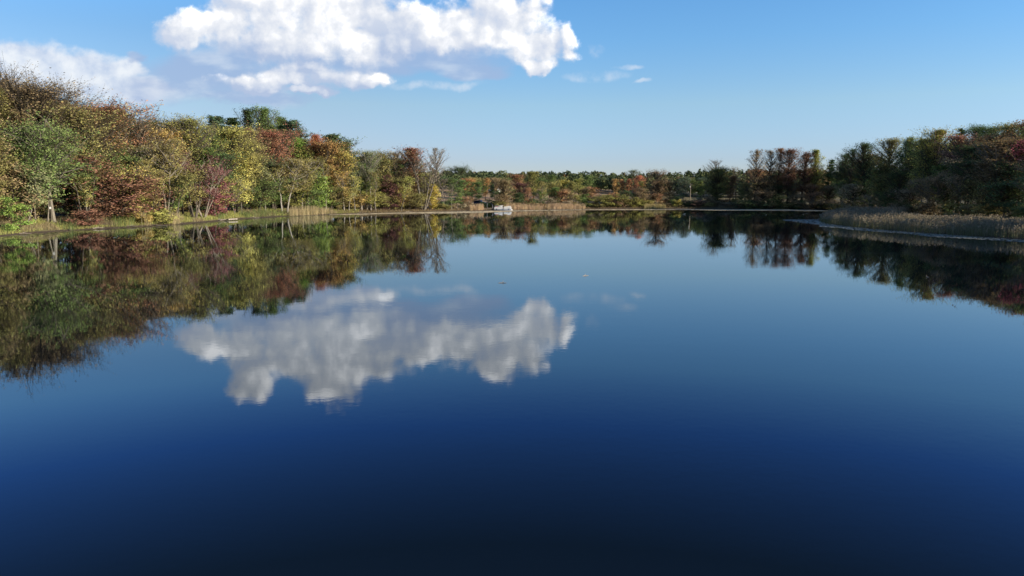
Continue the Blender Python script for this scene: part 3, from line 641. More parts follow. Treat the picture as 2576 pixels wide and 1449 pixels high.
Fr(1622, 487, 34, 'scrub', 'grey_brown', back=8, label='grey twiggy bush below the yellow-green tree by the red-orange one')
Fr(1655, 424, 50, 'sparse', (.20,.13,.06), back=7, label='tall brown half-bare tree right of the red-orange ones', nick='the tall brown half-bare tree', vi=0)
Fr(1652, 452, 44, 'tall', 'brown', back=9, label='brown leafy tree just behind the tall brown half-bare tree')
Fr(1683, 452, 34, 'tall', 'brown', back=10, label='brown-green tree right of the tall brown half-bare tree', nick='the brown-green tree')
Fr(1715, 444, 32, 'tall', 'blue_green', back=22, label='bluish green cone-like tree left of the utility pole', nick='the bluish green tree by the pole')
Fr(1758, 454, 20, 'tall', (.17,.21,.045), back=20, label='slim light green tree right of the utility pole', nick='the slim light green tree')
Fr(1797, 418, 62, 'tall', (.15,.155,.035), back=8, label='big green tree with twiggy top left of the dark woods', nick='the big green tree', vi=2)
Fr(1803, 401, 40, 'bare', 'grey_brown', back=10, label='bare twiggy top sticking out above the big green tree')
Fr(1832, 441, 30, 'vase', 'rust', back=9, label='rust-coloured tree right of the big green tree', nick='the rust-coloured tree')
Fr(1848, 418, 30, 'bare', 'grey_brown', back=16, label='thin bare tree on the skyline right of the big green tree')
Fr(1702, 501, 22, 'shrub', (.32,.27,.045), back=4.5, label='small yellow bush at the shore below the bluish green tree', nick='the small yellow shore bush')
Fr(1750, 500, 46, 'scrub', (.20,.12,.075), back=4.5, label='reddish brown twiggy bush on the far shore below the pole', nick='the reddish brown shore bush')
Fr(1226, 507, 22, 'shrub', 'dark_green', back=9, label='dark bush right of the parked dark blue car')
Fr(1243, 500, 26, 'shrub', 'dark_green', back=8, label='dark bush behind the dock and the left end of the white boat')
GF = 'mixed trees along the far shore'
for (back, t0, t1, step, w, pal, kinds) in [(6, 470, 500, 21, 34, ['olive', 'brown', 'green', 'dark_green', 'grey_brown', 'rust'], ['tall', 'low', 'broad', 'birch']),
                                  (70, 442, 452, 30, 34, ['green', 'dark_green', 'olive', 'dark_green', 'blue_green', 'brown'], ['broad', 'tall'])]:
    px = 1112
    while px < 1880:
        if not (back == 6 and (1178 < px < 1262)) and not (back == 70 and 1085 < px < 1110):
            top = rnd.uniform(t0, t1)
            if back == 6 and px < 1180: top = rnd.uniform(485, 505)
            if back == 6 and 1660 < px < 1760: top = rnd.uniform(488, 505)
            fill(px, top, w*rnd.uniform(.8, 1.25), rnd.choice(kinds), rnd.choice(pal), 'far', back+rnd.uniform(0, 6 if back < 10 else 25), GF)
        px += step*rnd.uniform(.8, 1.25)
px = 1108
while px < 1900:
    if not 1186 < px < 1256:
        fill(px, 524-rnd.uniform(10, 22), rnd.uniform(18, 36), rnd.choice(['shrub', 'scrub']), rnd.choice(['brown', 'olive', 'grey_brown', 'brown', 'dark_green']), 'far', rnd.uniform(3.5, 9), 'undergrowth bushes on the far shore')
    px += rnd.uniform(13, 22)

# ------------------------------------------------------------------ right bank
R_ = lambda *a, **k: put_tree(*a, bank='right', **k)
R_(1893, 375, 40, 'sparse', 'brown', back=7, vi=0, bark=(.13,.11,.09), label='dark open-crowned tree, leftmost tall one of the right-hand woods', nick='the leftmost tall tree of the dark woods')
R_(1928, 376, 40, 'sparse', 'brown', back=9, vi=1, bark=(.14,.12,.10), label='open brown tree, second tall one from the left of the dark woods', nick='the second tall open tree')
R_(1950, 372, 28, 'vase', 'rust', back=12, label='narrow rust-topped tree in the dark woods', nick='the narrow rust-topped tree')
R_(1976, 373, 46, 'vase', (.22,.11,.06), back=10, label='widest rust-topped tree of the dark woods', nick='the widest rust-topped tree')
R_(2011, 382, 42, 'vase', (.19,.10,.06), back=12, label='brownish red tree left of the yellow-green column', nick='the brownish red tree')
R_(2043, 376, 34, 'column', (.24,.24,.04), back=12, label='yellow-green column-shaped tree catching light above the dark woods', nick='the yellow-green column')
R_(2076, 402, 34, 'pine', 'dark_green', back=12, label='short dark pointed tree in the dip of the right skyline', nick='the dark pointed tree')
R_(2128, 371, 48, 'sparse', 'dark_green', back=8, label='dark ragged tree right of the skyline dip', nick='the dark ragged tree')
R_(2110, 385, 40, 'vase', 'dark_green', back=14, label='dark green tree at the right side of the skyline dip')
R_(2170, 357, 54, 'vase', 'dark_green', back=10, label='grey-green open tree left of the flat-topped olive one', nick='the grey-green open tree')
R_(2222, 347, 66, 'broad', 'olive', back=14, label='flat-topped olive tree on the right skyline', nick='the flat-topped olive tree')
R_(2268, 345, 48, 'tall', 'green', back=20, label='green tree right of the flat-topped olive one', nick='the green tree on the right skyline')
R_(2332, 321, 72, 'tall', (.27,.24,.04), back=18, label='yellow-green pointed tree highest in the middle of the right woods', nick='the yellow-green pointed tree', vi=0)
R_(2305, 345, 60, 'vase', 'yellow_green', back=14, label='yellow-green crown at the left shoulder of the pointed tree')
R_(2390, 334, 80, 'sparse', (.26,.12,.08), back=22, label='pinkish rust wispy crown right of the pointed tree', nick='the pinkish rust crown')
R_(2400, 323, 50, 'pine', 'dark_green', back=62, label='dark hilltop tree just right of the pointed tree')
R_(2470, 311, 100, 'broad', 'green', back=70, label='broad green hilltop tree on the right skyline', nick='the broad green hilltop tree')
R_(2435, 316, 60, 'broad', 'dark_green', back=75, label='dark green hilltop tree left of the broad green one')
R_(2498, 345, 90, 'vase', (.20,.14,.05), back=9, bark=(.42,.38,.34), label='brown-gold tree with a pale straight trunk near the right edge', nick='the brown-gold tree with a pale trunk')
R_(2520, 308, 80, 'broad', 'olive', back=50, label='olive hilltop tree left of the highest one at the right edge')
R_(2562, 299, 90, 'vase', 'rust', back=45, label='rust-topped tree highest at the right edge of the photo', nick='the rust-topped tree at the right edge')
R_(2555, 350, 80, 'sparse', (.26,.05,.075), back=16, label='crimson thin-leaved tree by the right edge', nick='the crimson tree by the right edge')
R_(2376, 425, 60, 'birch', 'brown', back=5, lean=-20, bark=(.34,.31,.28), label='pale bent trunk leaning left in the shade of the right bank', nick='the pale bent trunk')
GR = 'shaded trees of the right bank'
pal_r = ['dark_green', 'green', 'olive', 'brown', 'dark_green', 'rust', 'brown', 'grey_brown']
for row, (back, dy0, dy1, step, x0) in enumerate([(85, 2, 12, 80, 2330), (55, 4, 16, 64, 2290), (30, 6, 26, 52, 2110), (18, 18, 50, 42, 1900), (8, 55, 90, 38, 1880), (4, 95, 130, 36, 1875)]):
    px = x0
    while px < (2680 if row < 4 else 2600):
        s = sky_y(px); top = s + (rnd.uniform(dy0, dy1) + rnd.choice([0, 6, 14, 22]))*min(1, (530-s)/190.)
        top = min(top, 505)
        fill(px, top, rnd.uniform(.95, 1.35)*np.interp(px, [1870, 2200, 2600], [38, 54, 80]), rnd.choice(['tall', 'vase', 'tall', 'sparse'] if row < 4 else ['broad', 'birch', 'vase', 'tall']), rnd.choice(pal_r), 'right', back+rnd.uniform(-1, 3), GR)
        px += step*1.3*rnd.uniform(.8, 1.2)*np.interp(px, [1870, 2600], [.75, 1.2])
px = 1870
while px < 2620:
    fill(px, 522-rnd.uniform(8, 24), rnd.uniform(34, 60), rnd.choice(['shrub', 'scrub']), rnd.choice(['dark_green', 'brown', 'dark_green', 'olive']), 'right', rnd.uniform(1, 5), 'undergrowth bushes of the right bank')
    px += rnd.uniform(16, 26)
# the same woods go on towards the camera, outside the frame (they shade the reeds)
for i in range(30):
    Y = rnd.uniform(-20, 175); x = 104 + rnd.random()**1.2*75 + max(0, 40-Y)*.05
    if x/Y < .76 and Y > 0: x = Y*.76+rnd.uniform(2, 30)
    i2 = rnd.randrange(4); p = proto('broad', i2, 11.5, 20); z0 = gh(x, Y); r = empty('tree', (x, Y, z0-.15)); hgt = rnd.uniform(17, 23); r.scale = (1.05, 1.05, hgt/p['h'])
    for nm, me in (('trunk', p['trunk']), ('crown', p['crown'])):
        c = link(nm, me, r); c.color = (.2, .17, .14, 1) if nm == 'trunk' else (*C[rnd.choice(['green', 'olive', 'dark_green'])], 1)
    tag(r, 'leafy tree of the right-hand woods just beyond the right edge', 'tree', 'woods beyond the right edge')

# ------------------------------------------------------------------ wooded ridge far behind (reads as one mass)
def build_ridge():
    rng = np.random.default_rng(5); Vs = []; Fs = []; b = 0
    me_l = []
    for row in range(5):
        Yb = 395 + row*28; px = 1020 if row < 4 else 900
        while px < 2300:
            Y = Yb + rng.uniform(-12, 12); x = (px-CX)/F*Y; z0 = gh(x, Y)
            top = z_at(np.interp(px, [1020, 1120, 1200, 1300, 1400, 1500, 1600, 1700, 1760, 1850, 2100], [430, 428, 424, 430, 429, 431, 432, 430, 423, 424, 424])+rng.uniform(-1.5, 8)+(4-row)*3.2, Y)
            h = max(6, top-z0); w = rng.uniform(2.6, 6.4)
            n = 620; u = rng.normal(size=(n, 3)); u /= np.linalg.norm(u, axis=1, keepdims=True); rr = rng.uniform(.72, 1.0, (n, 1))
            lum = 1+.22*np.sin(u[:, :1]*5+px)*np.sin(u[:, 2:]*6+row)
            c = u*rr*lum*np.array([w, w, h*.42])+np.array([x, Y, z0+h*.58])
            v, f = quads(c, .85, rng, .5); Vs.append(v); Fs.append(f+b); b += len(v)
            px += w*2*F/Y*rng.uniform(.55, .8)
    m, g = new_mat('far_leaves'); o = g.n.new('ShaderNodeOutputMaterial'); ge = g.n.new('ShaderNodeNewGeometry')
    n1 = g.noise(ge.outputs['Position'], .11, 3, .6); n2 = g.noise(ge.outputs['Position'], .055, 2, .5)
    c = g.mix(g.ramp(n1, .4, .62), (.060, .085, .045, 1), (.135, .15, .062, 1)); c = g.mix(g.ramp(n2, .60, .72), c, (.17, .10, .045, 1))
    c = g.mix(g.m('MULTIPLY', ge.outputs['Random Per Island'], .4), c, (.05, .07, .04, 1))
    d = g.n.new('ShaderNodeBsdfDiffuse'); g.l.new(c, d.inputs[0]); g.l.new(d.outputs[0], o.inputs[0])
    r = link('distant_wood', mesh_np('distant_wood', np.concatenate(Vs), np.concatenate(Fs), m))
    tag(r, 'dark green woods on the ridge far behind the lake, reading as one mass', 'woods', kind='stuff')
build_ridge()

# ------------------------------------------------------------------ reeds, grass, floating weed
def bank_px(x, y): return CX + x/np.maximum(y, 1)*F
def blades(name, xy, h, w, col, label, cat, plume=0, seed=1, lean=.12, zoff=-.05, mat=None, tip=.35, hv=.22):
    rng = np.random.default_rng(seed); n = len(xy); z = ground_h(xy[:, 0], xy[:, 1])
    z = np.maximum(z, -.3)+zoff; hh = h*rng.uniform(.5, 1.12, n)*(1+hv*wob(xy[:, 0], xy[:, 1], 1.4, seed*.7))
    a = rng.uniform(0, np.pi, n); dx = np.cos(a)*w*.5; dy = np.sin(a)*w*.5*.3; lx = rng.normal(size=n)*lean*hh; ly = rng.normal(size=n)*lean*hh
    b0 = np.stack([xy[:, 0]-dx, xy[:, 1]-dy, z], 1); b1 = np.stack([xy[:, 0]+dx, xy[:, 1]+dy, z], 1)
    m0 = np.stack([xy[:, 0]-dx*.9+lx*.35, xy[:, 1]-dy+ly*.35, z+hh*.6], 1); m1 = np.stack([xy[:, 0]+dx*.9+lx*.35, xy[:, 1]+dy+ly*.35, z+hh*.6], 1)
    t0 = np.stack([xy[:, 0]-dx*tip+lx, xy[:, 1]-dy*tip+ly, z+hh], 1); t1 = np.stack([xy[:, 0]+dx*tip+lx, xy[:, 1]+dy*tip+ly, z+hh], 1)
    V = np.stack([b0, b1, m0, m1, t0, t1], 1).reshape(-1, 3); k = np.arange(n)[:, None]*6
    Fc = np.concatenate([k+np.array([[0, 1, 3, 2]]), k+np.array([[2, 3, 5, 4]])])
    o = link(name, mesh_np(name, V, Fc, mat or M_BLADE)); o.color = (*col, 1)
    if plume:
        rp = np.random.default_rng(seed+5); sel = rp.random(n) < plume; c = (t0+t1)[sel]/2; c = np.repeat(c, 3, 0)+rp.normal(size=(3*int(sel.sum()), 3))*np.array([.05, .05, .16])
        v, f = quads(c, .20, rp, 0., 1.8); q = link('plume', mesh_np('plume', v, f, M_BLADE), o); q.color = (.22, .18, .12, 1)
    tag(o, label, cat, kind='stuff'); return o
def scatter(n, box, cond, seed, wobble=True):
    rng = np.random.default_rng(seed); x = rng.uniform(box[0], box[1], n); y = rng.uniform(box[2], box[3], n); s = sdf(x, y)
    keep = cond(x, y, s, rng); return np.stack([x[keep], y[keep]], 1)
def in_px(x, y, spans, r, dens=.85):
    p = bank_px(x, y)+6*wob(x, y, 1.9, 4.); d = np.zeros(len(x))
    for a, b in spans: d = np.maximum(d, np.clip(np.minimum(p-a, b-p)/14., 0, 1))
    return r.random(len(x)) < d*dens*(.7+.5*wob(x, y, 1.3, 1.))
# big reed bed on the right spit
def c_reed(x, y, s, rng):
    px = CX + x/y*F; return (s > .3) & (s < np.interp(px, [2250, 2450], [18, 24])) & (px > 2054+4*wob(x, y, 1.5)) & (y < 235) & (px < 2760) & (rng.random(len(x)) < .95) & (y > 85)
xy = scatter(190000, (60, 150, 85, 230), c_reed, 21)
xy = xy[:80000]
patch = wob(xy[:, 0], xy[:, 1], .5, 4.)
pe = bank_px(xy[:, 0], xy[:, 1])
blades('reed_bed', xy, (1.95+.25*patch)*np.interp(pe, [2052, 2085], [.55, 1]), .07, (.205, .195, .115), 'tall brown feathery reeds covering the spit on the right', 'reeds', plume=.45, seed=3, lean=.07)
# sedge skirt, greener, at the water side on the right
xy = scatter(40000, (55, 130, 85, 215), lambda x, y, s, r: (s > -.8) & (s < 1.8) & (CX+x/y*F > 2060), 22)
blades('sedge', xy, 1.3, .07, (.13, .14, .05), 'low green-brown sedge at the foot of the tall reeds on the right', 'sedge', seed=4, lean=.2)
# left bank grass strip
xy = scatter(560000, (-150, 0, 100, 275), lambda x, y, s, r: (s > 1.5) & (s < 10.5) & (bank_px(x, y) > -60) & (bank_px(x, y) < 905) & (wob(x, y, .55, 1.) > -.85+.05*s*r.random(len(x))), 31)
pn = wob(xy[:, 0], xy[:, 1], .8, 3.)
a = xy[pn > -.25]; b_ = xy[(pn <= -.25)]
blades('grass', a, .62, .08, (.36, .37, .09), 'yellow-green grass along the left bank', 'grass', seed=6, lean=.28)
blades('dry_grass', b_, .85, .07, (.33, .27, .13), 'dry straw-coloured grass along the left bank', 'grass', seed=7, lean=.24)
# cattails on the left bank
xy = scatter(300000, (-130, -20, 120, 262), lambda x, y, s, r: (s > .2) & (s < 3.6) & in_px(x, y, [(725, 842), (424, 464), (356, 388)], r), 33)
blades('cattails', xy, 2.6, .09, (.42, .34, .17), 'pale straw-coloured cattails at the edge of the left bank', 'cattails', seed=8, lean=.07)
xy = scatter(200000, (-130, -20, 120, 262), lambda x, y, s, r: (s > .6) & (s < 4.5) & in_px(x, y, [(600, 735), (280, 345), (545, 578), (150, 200)], r, .6), 34)
blades('green_rushes', xy, 1.9, .09, (.17, .21, .06), 'green rushes at the edge of the left bank', 'rushes', seed=9, lean=.12)
# far reed bed
def c_far(x, y, s, r):
    p = bank_px(x, y); e = 5*wob(x, y, 1.7, 2.); return (s > .3) & (s < 5.5+wob(x, y, .9)) & (((p > 1262+e) & (p < 1474+e)) | ((p > 1180+e) & (p < 1214+e) & (s < 3.2))) & (r.random(len(x)) < .55+.45*wob(x, y, 1.1, 6.)) & ~((p > 1366+e) & (p < 1378+e) & (s < 3)) 
xy = scatter(260000, (-35, 45, 262, 330), c_far, 41)
blades('far_reed_bed', xy, 2.1, .10, (.44, .31, .17), 'long tan reed bed on the far shore behind the moored boat', 'reeds', seed=10, lean=.05)
xy = scatter(260000, (-75, 160, 240, 330), lambda x, y, s, r: (s > .6) & (s < 9) & (bank_px(x, y) > 850) & (bank_px(x, y) < 2050) & (y > 245) & (r.random(len(x)) < .5), 42)
blades('shore_weeds', xy, .8, .10, (.22, .16, .08), 'brown weeds along the foot of the far shore', 'weeds', seed=12, lean=.3)
# tan tufts by the small yellow bush
xy = scatter(60000, (40, 90, 290, 330), lambda x, y, s, r: (s > .5) & (s < 5) & (bank_px(x, y) > 1618) & (bank_px(x, y) < 1672), 43)
blades('tufted_grass', xy, 1.9, .12, (.36, .29, .11), 'golden tufted grass on the far shore right of the yellow-olive bushes', 'grass', seed=13, lean=.2)

def pads(name, xy, r0, r1, col, label, cat, seed, rough=.5, zr=.03):
    rng = np.random.default_rng(seed); n = len(xy); k = 7; t = np.arange(k)*2*np.pi/k
    R = rng.uniform(r0, r1, (n, 1))*rng.uniform(.6, 1.15, (n, k)); z = .012+rng.random(n)*zr; th = t[None]+rng.uniform(0, 6.28, (n, 1))
    tl = rng.normal(size=(n, 2))*.02
    dx = R*np.cos(th); dy = R*np.sin(th)
    V = np.stack([xy[:, :1]+dx, xy[:, 1:]+dy, z[:, None]+dx*tl[:, :1]+dy*tl[:, 1:]], -1).reshape(-1, 3); Fc = np.arange(n*k).reshape(n, k)
    m, g = new_mat(name); o = g.n.new('ShaderNodeOutputMaterial'); ge = g.n.new('ShaderNodeNewGeometry')
    p = g.n.new('ShaderNodeBsdfPrincipled'); p.inputs['Roughness'].default_value = rough
    g.l.new(g.mix(ge.outputs['Random Per Island'], tuple(c*.6 for c in col)+(1,), tuple(c*1.25 for c in col)+(1,)), p.inputs['Base Color'])
    g.l.new(p.outputs[0], o.inputs[0])
    ob = link(name, mesh_np(name, V, Fc, m)); tag(ob, label, cat, kind='stuff'); return ob
xy = scatter(60000, (-120, 0, 105, 262), lambda x, y, s, r: (s < .2) & (s > -6.5) & (bank_px(x, y) > -60) & (bank_px(x, y) < 880) & (r.random(len(x)) < np.exp(s*.28)*1.0) & (wob(x, y, .6, 5.) > -.35+.0*s), 51)
pads('floating_weed', xy, .15, .42, (.23, .22, .08), 'olive floating weed on the water along the left bank', 'floating weed', 14, rough=.55)
# pale scum lying as a band off the far shore
bandu = [(835,539.8,541),(900,537.6,540.2),(990,534.8,538.2),(1060,533.3,537.6),(1140,532.6,537.1),(1230,530.8,534.6),(1300,529.4,531.8),(1480,527.2,528.6),(1700,526.2,527.8),(1790,526.3,529.6),(1960,526.8,530.4),(2040,528.2,531.6),(2075,529.8,531.4)]
def c_band(x, y, s, r):
    p = bank_px(x, y); a = np.interp(p, [b[0] for b in bandu], [b[1] for b in bandu]); b = np.interp(p, [b[0] for b in bandu], [b[2] for b in bandu])
    slope = -CAMH/y; yc = (slope*CP+SP)/(CP-slope*SP); py = CY-yc*F
    return (p > 835) & (p < 2075) & (py > a+wob(x, y, .3)*.3) & (py < b+wob(x, y, .4, 2.)*.35)
xy = scatter(130000, (-75, 150, 225, 325), c_band, 52)
pads('floating_scum', xy, .4, .9, (.62, .52, .34), 'pale tan floating scum in a long band off the far shore', 'floating scum', 15, rough=.85)
# lily pads round the spit
def c_lily(x, y, s, r):
    p = bank_px(x, y); slope = -CAMH/y; yc = (slope*CP+SP)/(CP-slope*SP); py = CY-yc*F; e = wob(x, y, .7, 3.)
    lo = np.interp(p, [1965, 2010, 2060, 2130], [553.6, 560, 566, 575]); up = np.interp(p, [1965, 2010, 2060, 2130], [552.0, 547.5, 545.5, 545])
    return (((s < .3) & (s > -5.5+e*2.2) & (p > 2060) & (y < 190)) | ((s < .3) & (p > 1968) & (p < 2130) & (py < lo+e*.7) & (py > up-e*.5))) & (r.random(len(x)) < .8)
xy = scatter(90000, (50, 130, 85, 200), c_lily, 53)
pads('lily_pads', xy, .12, .30, (.30, .31, .255), 'grey-green lily pads floating around the reed spit on the right', 'lily pads', 16, rough=.5, zr=.03)

# ------------------------------------------------------------------ dead wood
M_DEAD = simple_mat('weathered_wood', (.27, .235, .19), .85, var=.5, nscale=2.5)
def log(name, pts, r, label):
    mb = MB(); mb.tube(pts, r, 8); o = mb.build(name, M_DEAD); me = o.data
    c = sum((v.co for v in me.vertices), Vector())/len(me.vertices); c.z = 0
    me.transform(Matrix.Translation(-c)); o.location = c; tag(o, label, 'log', 'fallen wood on the left bank'); return o
def lp(px, py, z): x, y = wpt(px, py, z); return (x, y, z)
log('fallen_log', [lp(562, 553, .2), lp(575, 552, .35), lp(597, 551, .35)], [.07, .15, .17], 'thickest pale fallen log pointing into the water by the crimson tree')
log('fallen_log', [lp(530, 553.5, .15), lp(560, 552.5, .3), lp(588, 550, .5)], [.04, .08, .09], 'thin pale log lying on top of the thickest fallen log')
log('fallen_log', [lp(495, 556, .3), lp(530, 554, .25), lp(572, 553.5, .15)], [.09, .07, .04], 'long thin branch lying left of the thickest fallen log')
log('fallen_log', [lp(548, 551, .7), lp(560, 552, .3), lp(580, 553.5, .1)], [.05, .08, .06], 'short broken branch slanting over the fallen logs')
log('fallen_log', [lp(365, 566, .2), lp(395, 567, .2), lp(420, 568.5, .1)], [.06, .08, .05], 'lone thin stick at the water below the yellow-green bush')

# ------------------------------------------------------------------ painted metal, glass, etc.
M_WHITE = simple_mat('white_paint', (.66, .66, .65), .35, var=.04); M_ALU = simple_mat('brushed_aluminium', (.62, .62, .62), .35, .6, var=.1)
M_RED = simple_mat('red_canvas', (.45, .05, .04), .6); M_GREY = simple_mat('grey_plank', (.38, .35, .32), .8, var=.25, nscale=6); M_BLACK = simple_mat('black_rubber', (.02, .02, .022), .6)
M_GLASS = simple_mat('dark_window_glass', (.015, .018, .022), .08, var=.05); M_NAVY = simple_mat('dark_blue_paint', (.030, .042, .085), .22, var=.05); M_SILV = simple_mat('silver_blue_paint', (.30, .33, .40), .28, .3, var=.05)
M_LAMP = simple_mat('lamp_glass', (.75, .75, .72), .15, var=.03); M_RIM = simple_mat('wheel_rim', (.45, .45, .46), .3, .7); M_SEAT = simple_mat('cream_vinyl', (.68, .64, .56), .5)

def pontoon_boat():
    bx, by = wpt(1266, 529.3); r = empty('pontoon_boat', (bx, by, 0), math.radians(4)); tag(r, 'white pontoon boat moored at the end of the small dock on the far shore', 'boat')
    Lh = 3.6
    for s in (-1, 1):
        mb = MB(); mb.tube([(-Lh, s*.95, .12), (Lh-.9, s*.95, .12), (Lh-.35, s*.95, .2), (Lh, s*.95, .42)], [.33, .33, .24, .05], 12); mb.build('pontoon', M_ALU, r, smooth=True)
    mb = MB(); mb.box(-Lh, Lh-.35, -1.25, 1.25, .46, .62); mb.build('deck', M_WHITE, r, bevel=.02)
    for (x0, x1) in ((-Lh+.1, -.35), (.15, Lh-.9)):      # side fence panels with a gate gap between
        for s in (-1, 1):
            mb = MB(); mb.box(x0, x1, s*1.2-.03, s*1.2+.03, .66, 1.25); mb.build('fence_panel', M_WHITE, r, bevel=.01)
            mb = MB(); mb.tube([(x0, s*1.2, 1.38), (x1, s*1.2, 1.38)], .03, 6); mb.tube([(x0, s*1.2, .62), (x0, s*1.2, 1.42)], .03, 6); mb.tube([(x1, s*1.2, .62), (x1, s*1.2, 1.42)], .03, 6); mb.build('fence_rail', M_ALU, r)
    for (x0, x1) in ((-Lh+.25, -.5), (.3, Lh-1.05)):
        mb = MB(); mb.box(x0, x1, -1.236, -1.231, .88, .97); mb.build('side_stripe', M_NAVY, r)
    for fx in (-2.6, -.1, 2.2):
        mb = MB(); mb.tube([(fx, -1.31, .30), (fx, -1.31, .72)], .09, 8); mb.build('fender', M_BLACK, r, smooth=True)
    mb = MB(); mb.prism([(Lh-.9, .66), (Lh-.35, .66), (Lh-.5, 1.30), (Lh-.9, 1.38)], -1.1, 1.1); mb.build('bow_panel', M_WHITE, r, bevel=.01)
    for (x0, x1) in ((-3.2, -2.0), (.4, 1.5), (1.6, 2.5)):
        mb = MB(); mb.box(x0, x1, .55, 1.12, .63, 1.02); mb.box(x0, x1, .98, 1.14, 1.03, 1.52); mb.build('seat', M_SEAT, r, bevel=.04)
    mb = MB(); mb.box(-1.0, -.5, -.9, -.25, .63, 1.5); mb.prism([(-.75, 1.52), (-.45, 1.52), (-.62, 1.85), (-.72, 1.85)], -.85, -.3); mb.build('helm_console', M_WHITE, r, bevel=.02)
    mb = MB(); mb.box(-3.1, -2.2, -1.15, -.75, 1.45, 1.62); mb.build('red_cushion', M_RED, r, bevel=.04)
    # folded sun top lying along the rear rails, on hoops
    mb = MB(); mb.tube([(-3.3, .4, 1.62), (-.2, .4, 1.72)], .11, 8); mb.build('folded_canopy', M_WHITE, r, smooth=True)
    mb = MB(); 
    for s in (-1, 1): mb.tube([(-1.6, s*1.2, 1.42), (-.2, s*.9, 1.75), (.1, s*.4, 1.75)], .025, 6)
    mb.build('canopy_hoop', M_ALU, r)
    mb = MB(); mb.prism([(1.4, 1.42), (3.0, 1.42), (2.9, 1.72), (1.7, 1.74)], -.9, -.86); mb.build('bow_cover', M_WHITE, r)
    mb = MB(); mb.box(-Lh-.45, -Lh-.05, -.25, .25, .55, 1.15); mb.tube([(-Lh-.25, 0, .55), (-Lh-.25, 0, -.3)], .09, 8); mb.build('outboard_motor', M_BLACK, r, bevel=.03)
    # moored posts and dock
    d = empty('dock', (bx-3.7, by+2.6, 0), math.radians(4)); tag(d, 'low grey plank dock reaching from the reeds to the white boat', 'dock')
    mb = MB()
    for i in range(30): mb.box(-9.0+i*.42, -9.0+i*.42+.39, -.55, .55, .72, .78)
    mb.build('plank_deck', M_GREY, d)
    mb = MB(); mb.box(-9.0, 3.6, -.57, -.51, .58, .715); mb.box(-9.0, 3.6, .51, .57, .58, .715); mb.build('side_beam', M_GREY, d)
    for x, z in ((-2.7, 2.75), (-.5, 2.2), (.9, 2.2), (3.4, 1.9), (-6, 1.1)):
        for s in (-1, 1):
            if s > 0 and x < -2: continue
            mb = MB(); mb.tube([(x, s*.63, -1.2), (x, s*.63, z)], .045, 6); mb.build('post', M_ALU, d)
    for i, (x, z) in enumerate(((2.3, 2.3), (4.4, 2.3))):
        mb = MB(); mb.tube([(0, 0, -1.5), (0, 0, z)], .05, 6); o = mb.build('mooring_pole', M_ALU); o.location = (bx-3.7+x+.6, by+2.9, 0)
        tag(o, ['thin mooring pole behind the rear half of the white boat', 'thin mooring pole behind the front half of the white boat'][i], 'pole', 'mooring poles at the white boat')
pontoon_boat()

